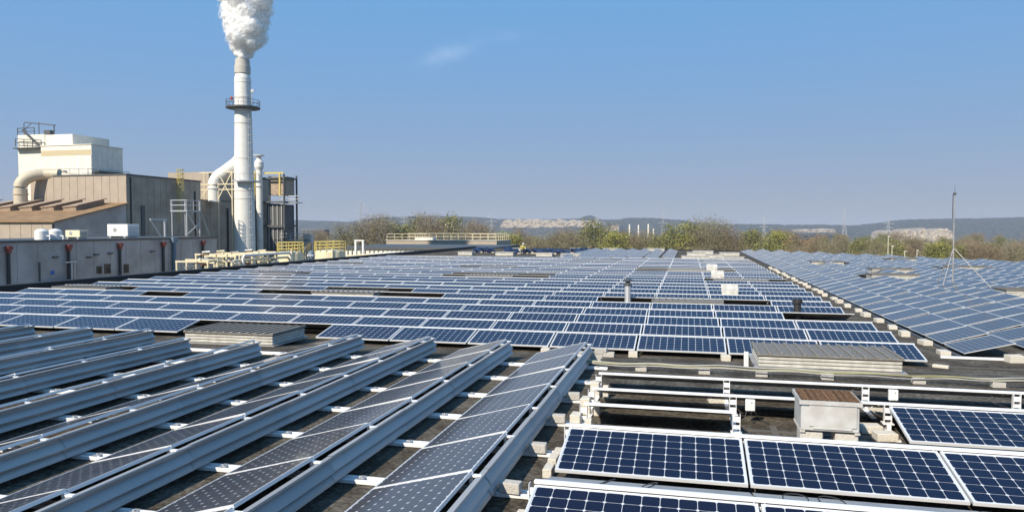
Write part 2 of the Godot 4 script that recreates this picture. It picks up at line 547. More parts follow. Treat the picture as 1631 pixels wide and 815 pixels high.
func build_fields() -> void:
	KP = panel_meshes(PW, PL, 12, 6, 0.0055, 0.015, 0.02, 0.035)
	KQ = panel_meshes(QW, QL, 10, 8, 0.003, 0.014, 0.008, 0.015)
	KL = panel_meshes(QW, QL, 10, 8, 0.003, 0.017, 0.011, 0.036)
	var tilt := asin(0.195 / PL)
	var run := PL * cos(tilt)
	# near rows facing the camera
	for r in 3:
		var zt: float = [-6.6, -8.62, -10.66][r]
		for c in range(0 if r < 2 else 2, 6 if r > 0 else 5):
			var lab: String = ["blue panel in the row cut by the bottom edge, %s from its left end", "blue panel with white cell grid, nearest whole row, %s from its left end", "blue panel right of the rusty vent, behind the whole row, %s from left"][r] % nth(c if r < 2 else c - 2)
			want("p", Vector3(-1.39 + 2.01 * (c + 0.5), 0.155, zt + run), 0, tilt, PL, PW, lab, "near", true, "cell")
	rack(-6.62, -1.39, 8.66, 2.01, "white top rail and grey rear sheets of the row cut by the bottom edge", "racks of the near rows", -1, true)
	rack(-8.64, -1.39, 10.67, 2.01, "white top rail and grey rear sheets of the nearest whole blue row", "racks of the near rows", -1, true)
	rack(-9.74, -1.36, 0.62, 1.98, "short empty rack, nearest of the three empty white rails", "racks of the near rows", -1, true)
	rack(-10.70, -1.38, 10.68, 2.01, "empty rack passing behind the rusty vent, middle of three white rails", "racks of the near rows", -1, true)
	rack(-11.85, -1.41, 10.65, 2.01, "empty rack farthest of three white rails, in front of the cables", "racks of the near rows", -1, true)
	# middle field
	var lights := [[1.38, 4.0, -15.25, -16.7], [-12.0, -9.6, -15.45, -16.95], [-27.4, -24.6, -26.6, -28.1], [-14.9, -12.2, -26.9, -28.4], [-1.25, 1.2, -26.6, -28.0], [-25.0, -22.2, -37.8, -39.3], [-11.9, -9.3, -38.4, -39.9], [1.25, 3.85, -38.0, -39.5], [-13.7, -11.4, -47.8, -49.2], [-1.25, 1.15, -46.7, -48.3], [-27.2, -25.0, -49.2, -50.7], [-23.1, -20.7, -58.6, -60.0], [-8.6, -6.0, -58.6, -60.0], [1.2, 3.7, -58.4, -59.8]]
	var names := ["large roof light right of centre in front of the first blue row", "roof light at the left field's far end beside a blue row", "roof light by the left parapet, lowest in the picture there", "wide roof light with dark gaps beside it left of the metal vent pipe", "roof light directly right of the metal vent pipe", "roof light near the left parapet, third rank back", "small roof light left of centre, third rank back", "roof light behind the nearest white vent box", "far roof light left of centre, fourth rank back", "far roof light level with the rearmost white vent box", "far roof light touching the left parapet, fourth rank back", "farthest roof light towards the left parapet", "farthest roof light near the centre", "farthest roof light beside the right aisle"]
	for i in lights.size():
		var a: Array = lights[i]
		skylight(a[0], a[1], a[2], a[3], 0.3 if i < 2 else 0.34, names[i])
	var gone := [[3, 3.35, 4.9], [5, -2.95, -1.3], [5, 1.2, 3.2], [5, -12.2, -10.4], [5, -16.5, -14.9], [4, -21.5, -19.5]]
	for k in 25:
		var zt := -17.86 - 1.92 * k
		var y := roof_y(zt + 0.5)
		var x_end := 4.93 if k < 3 else 4.86
		var off := 0.0 if k % 2 == 0 else 0.03
		var xl := x_end - 2.03 * 16 + off
		if zt < -24:
			xl = x_end - 2.03 * 16
		var found := 0
		for c in 16:
			var x := x_end - 2.03 * (c + 0.5)
			var bad := false
			for a in lights:
				if x + 1.0 > a[0] and x - 1.0 < a[1] and zt < a[2] + 0.05 and zt + run > a[3] - 0.15:
					bad = true
			for g in gone:
				if g[0] == k and x > g[1] - 0.3 and x < g[2] + 0.3:
					bad = true
			if k == 0 and x > -12.3 and x < -9.3:
				bad = true
			if k == 0 and x > 1.0 and x < 2.7:
				bad = false
			if bad:
				continue
			var jit := 0.004 * sin(k * 7.3 + c * 3.1)
			want("p", Vector3(x, y + 0.155, zt + run + jit), 0.003 * sin(c * 2.7 + k), tilt + 0.011 * sin(k * 2.1 + c * 5.7), PL, PW, "blue panel in %s row of the middle field, %s from the right aisle" % [nth(k), nth(found)], "mid", false, "cell3")
			found += 1
		rack(zt - 0.02, x_end - 2.03 * 16, x_end, 2.03, "white rail along the top of the %s blue row in the middle field" % nth(k), "racks of the middle field")
	# far block whose rows run away from the camera
	var qt := asin(0.27 / QL)
	for i in 7:
		for j in 20:
			var z := -67.6 - 1.37 * j
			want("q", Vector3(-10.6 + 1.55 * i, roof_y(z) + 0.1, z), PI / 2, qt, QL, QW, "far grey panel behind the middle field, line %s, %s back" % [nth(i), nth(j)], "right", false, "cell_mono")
	# left field: rows run away from the camera and face left
	for i in 10:
		var xh := -2.03 - 1.70 * i
		var zend: float = -14.9 if i < 4 else (-13.55 if i < 6 else -14.5)
		for j in 8:
			var z := zend + 1.362 * (j + 0.5)
			var a := 0.008 * sin(i * 3.3 + j * 1.9)
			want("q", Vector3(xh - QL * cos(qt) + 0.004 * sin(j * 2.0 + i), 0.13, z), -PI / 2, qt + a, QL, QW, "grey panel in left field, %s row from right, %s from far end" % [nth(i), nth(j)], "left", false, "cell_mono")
		deflector(xh, zend, i)
	for j in 9:
		floor_rail(-14.05 + 1.375 * j, j)
	# right field
	for i in 13:
		var found := 0
		for j in 50:
			var z := -18.35 - 1.5 * j - 0.75 - (0.75 if i % 2 else 0.0)
			var x := 6.1 + 1.69 * i
			if x > 9.0 + (z + 92.0) * 16.0 / 27.0 * 1.0 + 0.0 and z < -60 and x - 9.5 > (z + 90.0) * 0.64:
				continue
			var bad := false
			for a in right_lights:
				if x + 1.05 > a[0] and x - 0.05 < a[1] and z - 0.75 < a[2] and z + 0.75 > a[3]:
					bad = true
			if x > 11.3 and x < 12.5 and z < -37.6 and z > -39.6:
				bad = true
			if bad:
				continue
			var a2 := 0.018 * sin(i * 3.3 + j * 1.9) + 0.01 * sin(j * 0.7)
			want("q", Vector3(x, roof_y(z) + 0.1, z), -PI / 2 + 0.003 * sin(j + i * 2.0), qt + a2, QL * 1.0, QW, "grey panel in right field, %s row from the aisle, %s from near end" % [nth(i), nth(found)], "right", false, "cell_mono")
			found += 1
	var rn := ["low roof light left of the mast in the right field", "roof light behind the low one left of the mast", "far roof light at the left of the right field", "far roof light before the pale quarry", "roof light directly behind the mast", "roof light at the right picture edge beside the mast's foot"]
	for i in right_lights.size():
		var a: Array = right_lights[i]
		skylight(a[0], a[1], a[2], a[3], 0.36, rn[i])

var right_lights := [[10.0, 12.4, -44.4, -45.8], [11.4, 13.9, -50.6, -52.0], [9.3, 11.6, -60.4, -61.9], [16.8, 18.8, -68.0, -69.4], [17.2, 19.7, -54.8, -56.3], [13.0, 15.6, -34.6, -36.0]]

func deflector(xh: float, zend: float, i: int) -> void:
	var n := 6
	var step := 2.0
	var t := thing("wind_deflector", "corrugated galvanised wind deflector behind the %s row from right of the left field" % nth(i), "wind deflector", Vector3(xh, 0, zend), "wind deflectors of the left field")
	var s := MB.new()
	var prof := [[0.065, 0.352], [0.122, 0.356], [0.126, 0.338], [0.066, 0.304], [0.066, 0.288], [0.118, 0.236], [0.146, 0.192], [0.092, 0.172], [0.092, 0.158], [0.136, 0.116], [0.15, 0.078], [0.118, 0.064]]
	s.sweep(closed(prof, 0.003), Vector3(0, 0, -0.01), Vector3(0, 0, step + 0.012), Vector3.RIGHT)
	var sm := s.mesh()
	for k in n:
		var p := part("deflector_sheet", sm, [M.galv, M.galv_b, M.galv_c][(k * 5 + i * 2) % 3], t, Vector3(0.004 * (k % 2), 0.004 * (k % 2), step * k - 0.02))
		p.rotation.z = 0.012 * sin(k * 2.3 + i)
	var b := MB.new()
	b.box(Vector3(0.045, 0.35, 0), Vector3(0.12, 0.02, 0.05))
	b.box(Vector3(0.0, 0.24, 0), Vector3(0.03, 0.27, 0.04))
	var bm := b.mesh()
	for k in 9:
		part("bracket", bm, M.rail, t, Vector3(0, 0, 0.02 + 1.362 * k))

func floor_rail(z: float, j: int) -> void:
	var t := thing("floor_rail", "aluminium floor rail crossing under the left field, %s from its far end" % nth(j), "rail", Vector3(-9.6, 0, z), "floor rails under the left field")
	var s := MB.new()
	for o in [-0.055, 0.055]:
		s.bbox(Vector3(0, 0.03, o), Vector3(16.2, 0.045, 0.035), 0.004)
	s.box(Vector3(0, 0.012, 0), Vector3(16.2, 0.012, 0.075))
	part("profile", s.mesh(), M.rail, t)
	var c := MB.new()
	c.box(Vector3(0, 0.056, 0), Vector3(0.06, 0.008, 0.13))
	c.tube([Vector3(0, 0.06, 0), Vector3(0, 0.075, 0)], 0.01, 0.01, 6)
	var cm := c.mesh()
	for i in 10:
		part("clamp", cm, M.steel, t, Vector3(7.9 - 1.70 * i, 0, 0))


# ---------------------------------------------------------------- the roof we stand on
func roof_right(z: float) -> float:
	var pts := [[-101.0, -5.0], [-97.0, 2.0], [-91.0, 9.5], [-66.0, 25.5], [-36.0, 45.0], [8.0, 45.0]]
	for k in pts.size() - 1:
		if z <= pts[k + 1][0]:
			return lerpf(pts[k][1], pts[k + 1][1], clampf((z - pts[k][0]) / (pts[k + 1][0] - pts[k][0]), 0.0, 1.0))
	return 45.0

func build_roof() -> void:
	var zs := [8.0, 0.0, -10.0]
	for k in 12:
		zs.append(-14.0 - 0.3 * k)
	for k in 42:
		zs.append(-18.0 - 2.0 * k)
	zs.append(-101.0)
	var s := MB.new()
	var e := MB.new()
	for k in zs.size() - 1:
		var a: float = zs[k]
		var b: float = zs[k + 1]
		var ya := roof_y(a)
		var yb := roof_y(b)
		var ra := roof_right(a)
		var rb := roof_right(b)
		for j in 8:
			var u := j / 8.0
			var w := (j + 1) / 8.0
			s.quad(Vector3(lerpf(-30, ra, u), ya, a), Vector3(lerpf(-30, ra, w), ya, a), Vector3(lerpf(-30, rb, w), yb, b), Vector3(lerpf(-30, rb, u), yb, b))
		# right-hand edge with its dark trim and the wall below
		e.quad(Vector3(ra, -9, a), Vector3(rb, -9, b), Vector3(rb, yb - 0.02, b), Vector3(ra, ya - 0.02, a))
	e.quad(Vector3(-5, -9, -101), Vector3(-30, -9, -101), Vector3(-30, -0.3, -101), Vector3(-5, -0.3, -101))
	e.quad(Vector3(-30, -9, 8), Vector3(45, -9, 8), Vector3(45, -0.02, 8), Vector3(-30, -0.02, 8))
	e.quad(Vector3(-30.02, -9, -101), Vector3(-30.02, -9, 8), Vector3(-30.02, -0.02, 8), Vector3(-30.02, -0.3, -101))
	structure("roof", s.mesh(), M.roof, "dark grey bitumen flat roof carrying the solar field", "roof")
	structure("hall_wall", e.mesh(), M.wall_grey, "outer wall of the hall under the solar roof", "wall")
	var roof := get_node("roof")
	for q in [[-12.55, -1.0, 12.0], [-13.5, -2.0, 12.0], [-14.75, -1.9, 12.0], [-16.05, 4.3, 12.0], [-17.1, 5.2, 16.0], [-10.3, 0.8, 2.5], [-11.3, -1.2, 2.4]]:
		var m := MB.new()
		m.box(Vector3((q[1] + q[2]) * 0.5, roof_y(q[0]) + 0.003, q[0]), Vector3(q[2] - q[1], 0.006, 0.09))
		part("lap_seam", m.mesh(), M.seam, roof)
	for q in [[0.95, -16.3, -12.0], [5.3, -16.0, -12.0], [7.2, -17.6, -12.4], [-0.6, -16.4, -13.0], [1.15, -10.6, -9.2]]:
		var m := MB.new()
		m.box(Vector3(q[0], (roof_y(q[1]) + roof_y(q[2])) * 0.5 + 0.004, (q[1] + q[2]) * 0.5), Vector3(0.09, 0.006, q[2] - q[1]), Basis(Vector3.RIGHT, atan2(roof_y(q[2]) - roof_y(q[1]), q[1] - q[2]) * 1.0))
		part("lap_seam", m.mesh(), M.seam, roof)
	var p := MB.new()
	p.quad(Vector3(-29.7, -0.4, -20), Vector3(-29.7, -0.4, -101), Vector3(-29.7, 0.03, -101), Vector3(-29.7, 0.16, -20))
	p.quad(Vector3(-29.7, 0.16, -20), Vector3(-29.7, 0.03, -101), Vector3(-30.2, 0.03, -101), Vector3(-30.2, 0.16, -20))
	p.quad(Vector3(-30.2, -0.4, -101), Vector3(-30.2, -0.4, -20), Vector3(-30.2, 0.16, -20), Vector3(-30.2, 0.03, -101))
	p.quad(Vector3(-30.2, -0.4, -20), Vector3(-29.7, -0.4, -20), Vector3(-29.7, 0.16, -20), Vector3(-30.2, 0.16, -20))
	p.box(Vector3(-29.95, 0.08, -6), Vector3(0.5, 0.56, 28))
	solo("parapet", p.mesh(), M.black, "low black parapet along the left side of the solar roof", "parapet")
	var r := MB.new()
	var pts := [[-101.0, -29.9], [-101.0, -5.0], [-97.0, 2.0], [-91.0, 9.5], [-66.0, 25.5], [-36.0, 45.0]]
	for k in pts.size() - 1:
		var a := Vector3(pts[k][1], roof_y(pts[k][0]) + 0.05, pts[k][0])
		var b := Vector3(pts[k + 1][1], roof_y(pts[k + 1][0]) + 0.05, pts[k + 1][0])
		r.bar(a, b, 0.3, 0.22 if k > 1 else 0.14)
	solo("roof_edge", r.mesh(), M.black, "dark metal trim along the far and right edge of the solar roof", "roof edge")

# ---------------------------------------------------------------- things on the roof
func build_roof_things() -> void:
	# ballast stones on the floor rails and beside the near panels
	for j in 4:
		var z: float = [-7.15, -8.52, -9.9, -11.28][j]
		block(Vector3(-1.74, 0.055, z + 0.01), 0.06 * (j - 1), "grey concrete block on a rail end beside the near blue rows, %s from front" % nth(j), "concrete blocks on the floor rails")
	for q in [[-9.74, 0], [-10.7, 1], [-11.85, 2]]:
		var nm: String = ["nearest", "middle", "farthest"][q[1]]
		block(Vector3(-1.47, 0.0, q[0] + 0.02), 0.1, "cream block at the bottom of the pile under the %s empty rail" % nm, "cream blocks stacked at the rail ends", "concrete2", Vector3(0.15, 0.12, 0.26))
		block(Vector3(-1.46, 0.122, q[0] - 0.01), -0.05, "cream block on top of the pile under the %s empty rail" % nm, "cream blocks stacked at the rail ends", "concrete2", Vector3(0.14, 0.11, 0.22))
		block(Vector3(-1.28, 0.0, q[0] + 0.1), 0.0, "upright cream block inside the %s empty rail's left end" % nm, "cream blocks stacked at the rail ends", "concrete2", Vector3(0.09, 0.2, 0.1))
	for r in 2:
		for k in 3:
			var z: float = [-6.2, -8.2][r] + 0.3 * (k - 1.0)
			block(Vector3(-1.49, 0.0, z), 0.0, "cream block along the left side of the %s blue row, %s from front" % [["bottom", "nearest whole"][r], nth(2 - k)], "cream blocks beside the near rows", "concrete2", Vector3(0.1, 0.1 + 0.02 * (k % 2), 0.24))
	for q in [[0.45, -11.86, "left of the post under the farthest empty rail"], [2.75, -11.8, "right of the post behind the rusty vent"], [4.5, -11.84, "under the farthest empty rail near the right picture edge"], [2.4, -10.6, "at the corner post left of the right blue row"], [2.5, -10.25, "lying in front of the right blue row's corner post"]]:
		block(Vector3(q[0], 0, q[1]), 0.15, "cream concrete block " + q[2], "cream blocks under the empty rails", "concrete2", Vector3(0.26, 0.1, 0.2))
	# cables across the roof on blocks
	var bx := [-0.86, 0.31, 1.33, 2.46, 3.96, 5.2]
	for k in 6:
		block(Vector3(bx[k], 0, -14.1), 0.03 * (k - 2), "concrete block carrying the cable run, %s from left" % nth(k), "concrete blocks under the cable run")
	for q in 4:
		var pts := []
		for k in 60:
			var x := -2.4 + 16.0 * k / 59.0
			pts.append(Vector3(x, 0.12 + 0.012 * (q % 2) + 0.015 * sin(x * 1.3 + q * 2.0) - 0.012 * cos(x * 5.0), -14.0 - 0.07 * q + 0.035 * sin(x * 0.9 + q * 1.7)))
		var m := MB.new()
		m.tube(pts, 0.011 if q < 2 else 0.014, -1.0, 6)
		solo("cable", m.mesh(), M.cable2 if q in [1, 2] else M.sheet, ["foremost grey cable of the run across the roof", "second, yellowish cable of the run across the roof", "third, yellowish cable of the run across the roof", "rearmost grey cable of the run across the roof"][q], "cable")
	# blocks in front of the first blue row
	for k in 4:
		var x: float = 4.86 - 2.03 * (k + 1)
		if k > 0:
			block(Vector3(x + 0.02, roof_y(-16.8), -16.75), 0.05, "concrete block under the first blue row's joint, %s from right" % nth(k - 1), "blocks under the first blue row", "concrete2", Vector3(0.2, 0.12, 0.24))
	for k in 3:
		block(Vector3(-1.75 - 0.3 * k, roof_y(-16.6), -16.55 + 0.03 * k), 0.1 * k, "block in the low heap at the first blue row, %s from right" % nth(k), "heap of blocks by the first blue row", "concrete", Vector3(0.27, 0.11, 0.16))
	block(Vector3(-1.9, roof_y(-16.6) + 0.112, -16.55), -0.2, "topmost block of the low heap at the first blue row", "heap of blocks by the first blue row", "concrete", Vector3(0.25, 0.08, 0.15))
	for k in 3:
		block(Vector3(-1.85 + 0.05 * k, 0.0 if k == 0 else 0.1 * k, -14.75), 0.1 * k, "block in the stack at the right-hand deflector's far end, %s from bottom" % nth(k), "stack of blocks at the deflector end", "concrete", Vector3(0.3 - 0.06 * k, 0.098, 0.2))
	block(Vector3(5.18, roof_y(-16.8), -16.95), -0.5, "white block at the right end of the first blue row", "blocks at row ends", "concrete2", Vector3(0.3, 0.06, 0.12))
	# blocks down the aisle edge of the right field
	for k in 26:
		var z := -18.75 - 1.5 * k
		block(Vector3(5.78 + 0.05 * sin(k * 2.3), roof_y(z), z), 0.15 * sin(k * 1.7), "concrete block along the right field's aisle edge, %s from near end" % nth(k), "blocks down the aisle", "concrete2", Vector3(0.22, 0.1 + 0.02 * (k % 3), 0.34 + 0.03 * (k % 4)))
	for k in 2:
		block(Vector3(7.05 + 0.3 * k, roof_y(-18.2), -18.05 - 0.1 * k), 0.2, "pale block under the right field's front corner, %s from left" % nth(k), "blocks under the right field's front corner", "concrete2", Vector3(0.5, 0.16, 0.24))
	var ft := MB.new()
	ft.bbox(Vector3(0, 0.03, 0), Vector3(1.5, 0.05, 0.09), 0.006)
	solo("floor_rail", ft.mesh(), M.rail, "short aluminium rail along the front corner of the right field", "rail", Vector3(6.3, roof_y(-18.2), -18.2))
	var gut := MB.new()
	gut.bbox(Vector3(0, 0.035, 0), Vector3(0.09, 0.07, 62), 0.006)
	solo("aisle_rail", gut.mesh(), M.darksteel, "long dark rail under the low edge of the right field", "rail", Vector3(6.02, -0.235, -49.4))
	for k in 2:
		var jb: Vector3 = [Vector3(0.86, 0.2, -10.66), Vector3(2.98, 0.2, -11.81)][k]
		var t := thing("junction_box", ["white junction box on the middle empty rail left of the vent", "white junction box on the farthest empty rail right of the vent"][k], "junction box", jb, "junction boxes on the empty rails")
		var b := MB.new()
		b.bbox(Vector3(0, 0.06, 0), Vector3(0.13, 0.16, 0.06), 0.008)
		part("body", b.mesh(), M.white, t)
		var l := MB.new()
		l.tube([Vector3(0.02, 0.1, 0.03), Vector3(0.02, 0.1, 0.036)], 0.008, 0.008, 8)
		part("screw", l.mesh(), M.cable, t)
		for q in 3:
			var w := MB.new()
			var pts := []
			for i in 9:
				var u := i / 8.0
				pts.append(Vector3(-0.04 + 0.04 * q + u * (0.16 * (q - 0.6)), 0.0 - 0.19 * sin(u * PI * 0.5) + 0.0, 0.01 + 0.06 * sin(u * 3.0 + q)))
			w.tube(pts, 0.006, -1, 5)
			part("lead", w.mesh(), M.cable, t)
	var wl := [[-0.75, "left"], [-0.35, "second"], [0.95, "third"], [1.25, "right"]]
	for q in wl:
		var w := MB.new()
		var pts := []
		for i in 12:
			var u := i / 11.0
			pts.append(Vector3(0.09 * sin(u * 4.6 + q[0]), 0.07 * sin(u * PI) - 0.13 * u, -0.40 * u))
		w.tube(pts, 0.006, -1, 5)
		solo("loose_cable", w.mesh(), M.cable, "thin black cable looped behind the bottom blue row, %s of four" % q[1], "cable", Vector3(q[0], 0.36, -6.68))
	# rusty vent box
	var v := thing("vent_box", "grey metal vent box with a rusty grille on top, between the near rows", "vent", Vector3(1.68, 0, -9.68))
	var b1 := MB.new()
	b1.bbox(Vector3(0, 0.455, 0), Vector3(0.66, 0.34, 0.58), 0.012)
	part("body", b1.mesh(), M.vent, v)
	var b2 := MB.new()
	b2.bbox(Vector3(0.03, 0.475, 0.298), Vector3(0.54, 0.27, 0.016), 0.006)
	b2.bbox(Vector3(0.03, 0.325, 0.298), Vector3(0.44, 0.03, 0.016), 0.006)
	part("front_panel", b2.mesh(), M.vent, v)
	var b3 := MB.new()
	for s in [-1.0, 1.0]:
		b3.box(Vector3(s * 0.345, 0.635, 0), Vector3(0.02, 0.05, 0.64))
		b3.box(Vector3(0, 0.635, s * 0.31), Vector3(0.67, 0.05, 0.02))
	part("rim", b3.mesh(), M.vent, v)
	var gb := MB.new()
	gb.box(Vector3.ZERO, Vector3(0.011, 0.02, 0.6))
	var gm := gb.mesh()
	for k in 12:
		part("grille_bar", gm, M.rust_dark, v, Vector3(-0.3 + 0.0545 * k, 0.652, 0))
	var gb2 := MB.new()
	gb2.box(Vector3.ZERO, Vector3(0.66, 0.016, 0.026))
	var gm2 := gb2.mesh()
	for k in 9:
		part("grille_crossbar", gm2, M.rust, v, Vector3(0, 0.668, -0.26 + 0.065 * k))
	var plate := MB.new()
	plate.box(Vector3(0, 0.632, 0), Vector3(0.66, 0.01, 0.6))
	part("gap_shade_tray", plate.mesh(), M.rust_dark, v)  # dark brown plate that paints the shade in the grille gaps
	for sx in [-1.0, 1.0]:
		var lg := MB.new()
		lg.bbox(Vector3(sx * 0.2, 0.13, 0.1), Vector3(0.26, 0.26, 0.3), 0.012)
		lg.box(Vector3(sx * 0.31, 0.272, 0.0), Vector3(0.06, 0.026, 0.56))
		part("stand", lg.mesh(), M.concrete, v)
	# small white post by the roof light
	var wp := MB.new()
	wp.bbox(Vector3(0, 0.16, 0), Vector3(0.09, 0.32, 0.09), 0.01)
	solo("white_post", wp.mesh(), M.white, "short white post left of the large roof light", "post", Vector3(1.14, roof_y(-15.2), -15.2))
	# vent pipes
	var vp := thing("vent_pipe", "bright metal vent pipe with a dark cap among the blue panels", "vent pipe", Vector3(-2.17, roof_y(-27.2), -27.15))
	var t1 := MB.new()
	t1.lathe(Vector3.ZERO, [[0.115, 0.0], [0.115, 0.25], [0.122, 0.255], [0.122, 0.275], [0.115, 0.28], [0.115, 0.52], [0.122, 0.525], [0.122, 0.545], [0.115, 0.55], [0.115, 0.82]], 20)
	part("pipe", t1.mesh(), M.pipe, vp)
	var t2 := MB.new()
	t2.lathe(Vector3.ZERO, [[0.1, 0.80], [0.17, 0.84], [0.17, 0.88], [0.09, 0.92], [0.09, 0.97], [0.19, 1.0], [0.19, 1.03], [0.02, 1.09], [0.0, 1.09]], 20)
	part("cap", t2.mesh(), M.darksteel, vp)
	var bp := thing("black_vent_pipe", "short black vent pipe near the right end of the blue rows", "vent pipe", Vector3(3.3, roof_y(-24.3), -24.05))
	var t3 := MB.new()
	t3.lathe(Vector3.ZERO, [[0.11, 0.0], [0.11, 0.62]], 16)
	part("pipe", t3.mesh(), M.rubber, bp)
	var t4 := MB.new()
	t4.lathe(Vector3.ZERO, [[0.1, 0.6], [0.15, 0.61], [0.15, 0.72], [0.12, 0.75], [0.0, 0.76]], 16)
	part("cap", t4.mesh(), M.rubber, bp)
	# three white vent hoods in a line
	for k in 3:
		var o: Vector3 = [Vector3(1.62, 0, -30.5), Vector3(1.5, 0, -39.9), Vector3(1.42, 0, -47.0)][k]
		o.y = roof_y(o.z)
		var h := thing("vent_hood", "pale square vent hood between the blue rows, %s of three from front" % nth(k), "vent hood", o, "pale vent hoods in a line")
		var hb := MB.new()
		hb.bbox(Vector3(0, 0.25, 0), Vector3(0.46, 0.5, 0.46), 0.02)
		part("body", hb.mesh(), M.vent, h)
		var hc := MB.new()
		var bs := Basis(Vector3.RIGHT, 0.5)
		hc.bbox(Vector3(0, 0.52, 0.05), Vector3(0.66, 0.05, 0.62), 0.015, bs)
		hc.bbox(Vector3(0, 0.37, 0.335), Vector3(0.62, 0.17, 0.04), 0.015)
		part("hood", hc.mesh(), M.sky_side, h)
	# mast with tripod
	var mz := -38.5
	var ms := thing("mast", "slim metal mast on a tripod rising from the right field", "mast", Vector3(12.19, roof_y(mz), mz))
	var m1 := MB.new()
	m1.tube([Vector3(0, 0, 0), Vector3(0, 3.2, 0)], 0.034, 0.03, 10)
	m1.tube([Vector3(0, 3.2, 0), Vector3(0, 4.5, 0)], 0.022, 0.02, 10)
	part("pole", m1.mesh(), M.sheet, ms)
	var m2 := MB.new()
	m2.tube([Vector3(0, 4.5, 0), Vector3(0, 5.0, 0)], 0.012, 0.006, 6)
	m2.box(Vector3(0, 4.55, 0), Vector3(0.12, 0.1, 0.1))
	m2.tube([Vector3(-0.07, 3.4, 0), Vector3(-0.07, 4.5, 0)], 0.02, 0.02, 8)
	part("aerial", m2.mesh(), M.darksteel, ms)
	for q in [Vector3(1.35, 0, 1.2), Vector3(-0.55, 0, 0.3), Vector3(-0.35, 0, -1.3)]:
		var m3 := MB.new()
		m3.tube([Vector3(0, 2.0, 0), q + Vector3(0, 0.05, 0)], 0.018, -1, 8)
		m3.box(q + Vector3(0, 0.03, 0), Vector3(0.35, 0.06, 0.35))
		part("leg", m3.mesh(), M.sheet, ms)
	build_far_roof()

func build_far_roof() -> void:
	# pallets of wrapped blue modules at the back of the roof
	rng.seed = 41
	var spots := []
	for k in 26:
		var x := -25.0 + 0.52 * k + rng.randf_range(-0.15, 0.15)
		spots.append(Vector2(x, -80.0 - rng.randf_range(0.0, 9.0) - (3.0 if k < 8 else 0.0)))
	spots.sort_custom(func(a, b): return a.x / -a.y < b.x / -b.y)
	for k in 26:
		var x: float = spots[k].x
		var z: float = spots[k].y
		var t := thing("module_pallet", "dark blue leaning pile of wrapped modules at the back of the roof, %s from left" % nth(k), "pallet", Vector3(x, roof_y(z), z), "piles of modules at the back of the roof")
		for j in rng.randi_range(3, 6):
			var m := MB.new()
			m.box(Vector3(0, 0.16, 0), Vector3(0.08, 0.6, 1.1), Basis.from_euler(Vector3(rng.randf_range(-0.1, 0.1), rng.randf_range(-0.4, 0.4), rng.randf_range(0.5, 1.2))))
			part("module", m.mesh(), M.blue_pack, t, Vector3(0.14 * j - 0.3, 0.12 + 0.03 * rng.randf(), rng.randf_range(-0.3, 0.3)))
		var pl := MB.new()
		for i in 3:
			pl.box(Vector3(0, 0.05, -0.4 + 0.4 * i), Vector3(1.0, 0.1, 0.09))
		part("pallet_base", pl.mesh(), M.concrete2, t)
	var wb := [[-23.5, -76.0], [-19.0, -75.5], [-14.5, -74.5], [-11.5, -73.0], [-21.0, -91.0], [-13.5, -92.5], [-9.6, -93.0], [-4.0, -94.0], [0.8, -80.0], [2.5, -74.0], [1.6, -86.0], [3.6, -68.0], [0.6, -69.5], [4.2, -80.5]]
	wb.sort_custom(func(a, b): return a[0] / -a[1] < b[0] / -b[1])
	for k in wb.size():
		var z: float = wb[k][1]
		var m := MB.new()
		var w := 1.6 + 0.9 * fmod(k * 0.37, 1.0)
		m.bbox(Vector3(0, 0.17, 0), Vector3(w, 0.34, 1.0), 0.02)
		m.box(Vector3(0, 0.36, 0), Vector3(w + 0.1, 0.04, 1.1))
		solo("pale_roof_box", m.mesh(), M.sky_side, "pale low box on the bare far roof, %s from left" % nth(k), "roof box", Vector3(wb[k][0], roof_y(z), z), "pale boxes on the far roof")
	# loose stones and small things on the far right part
	person(Vector3(-18.6, roof_y(-82.0), -82.0))

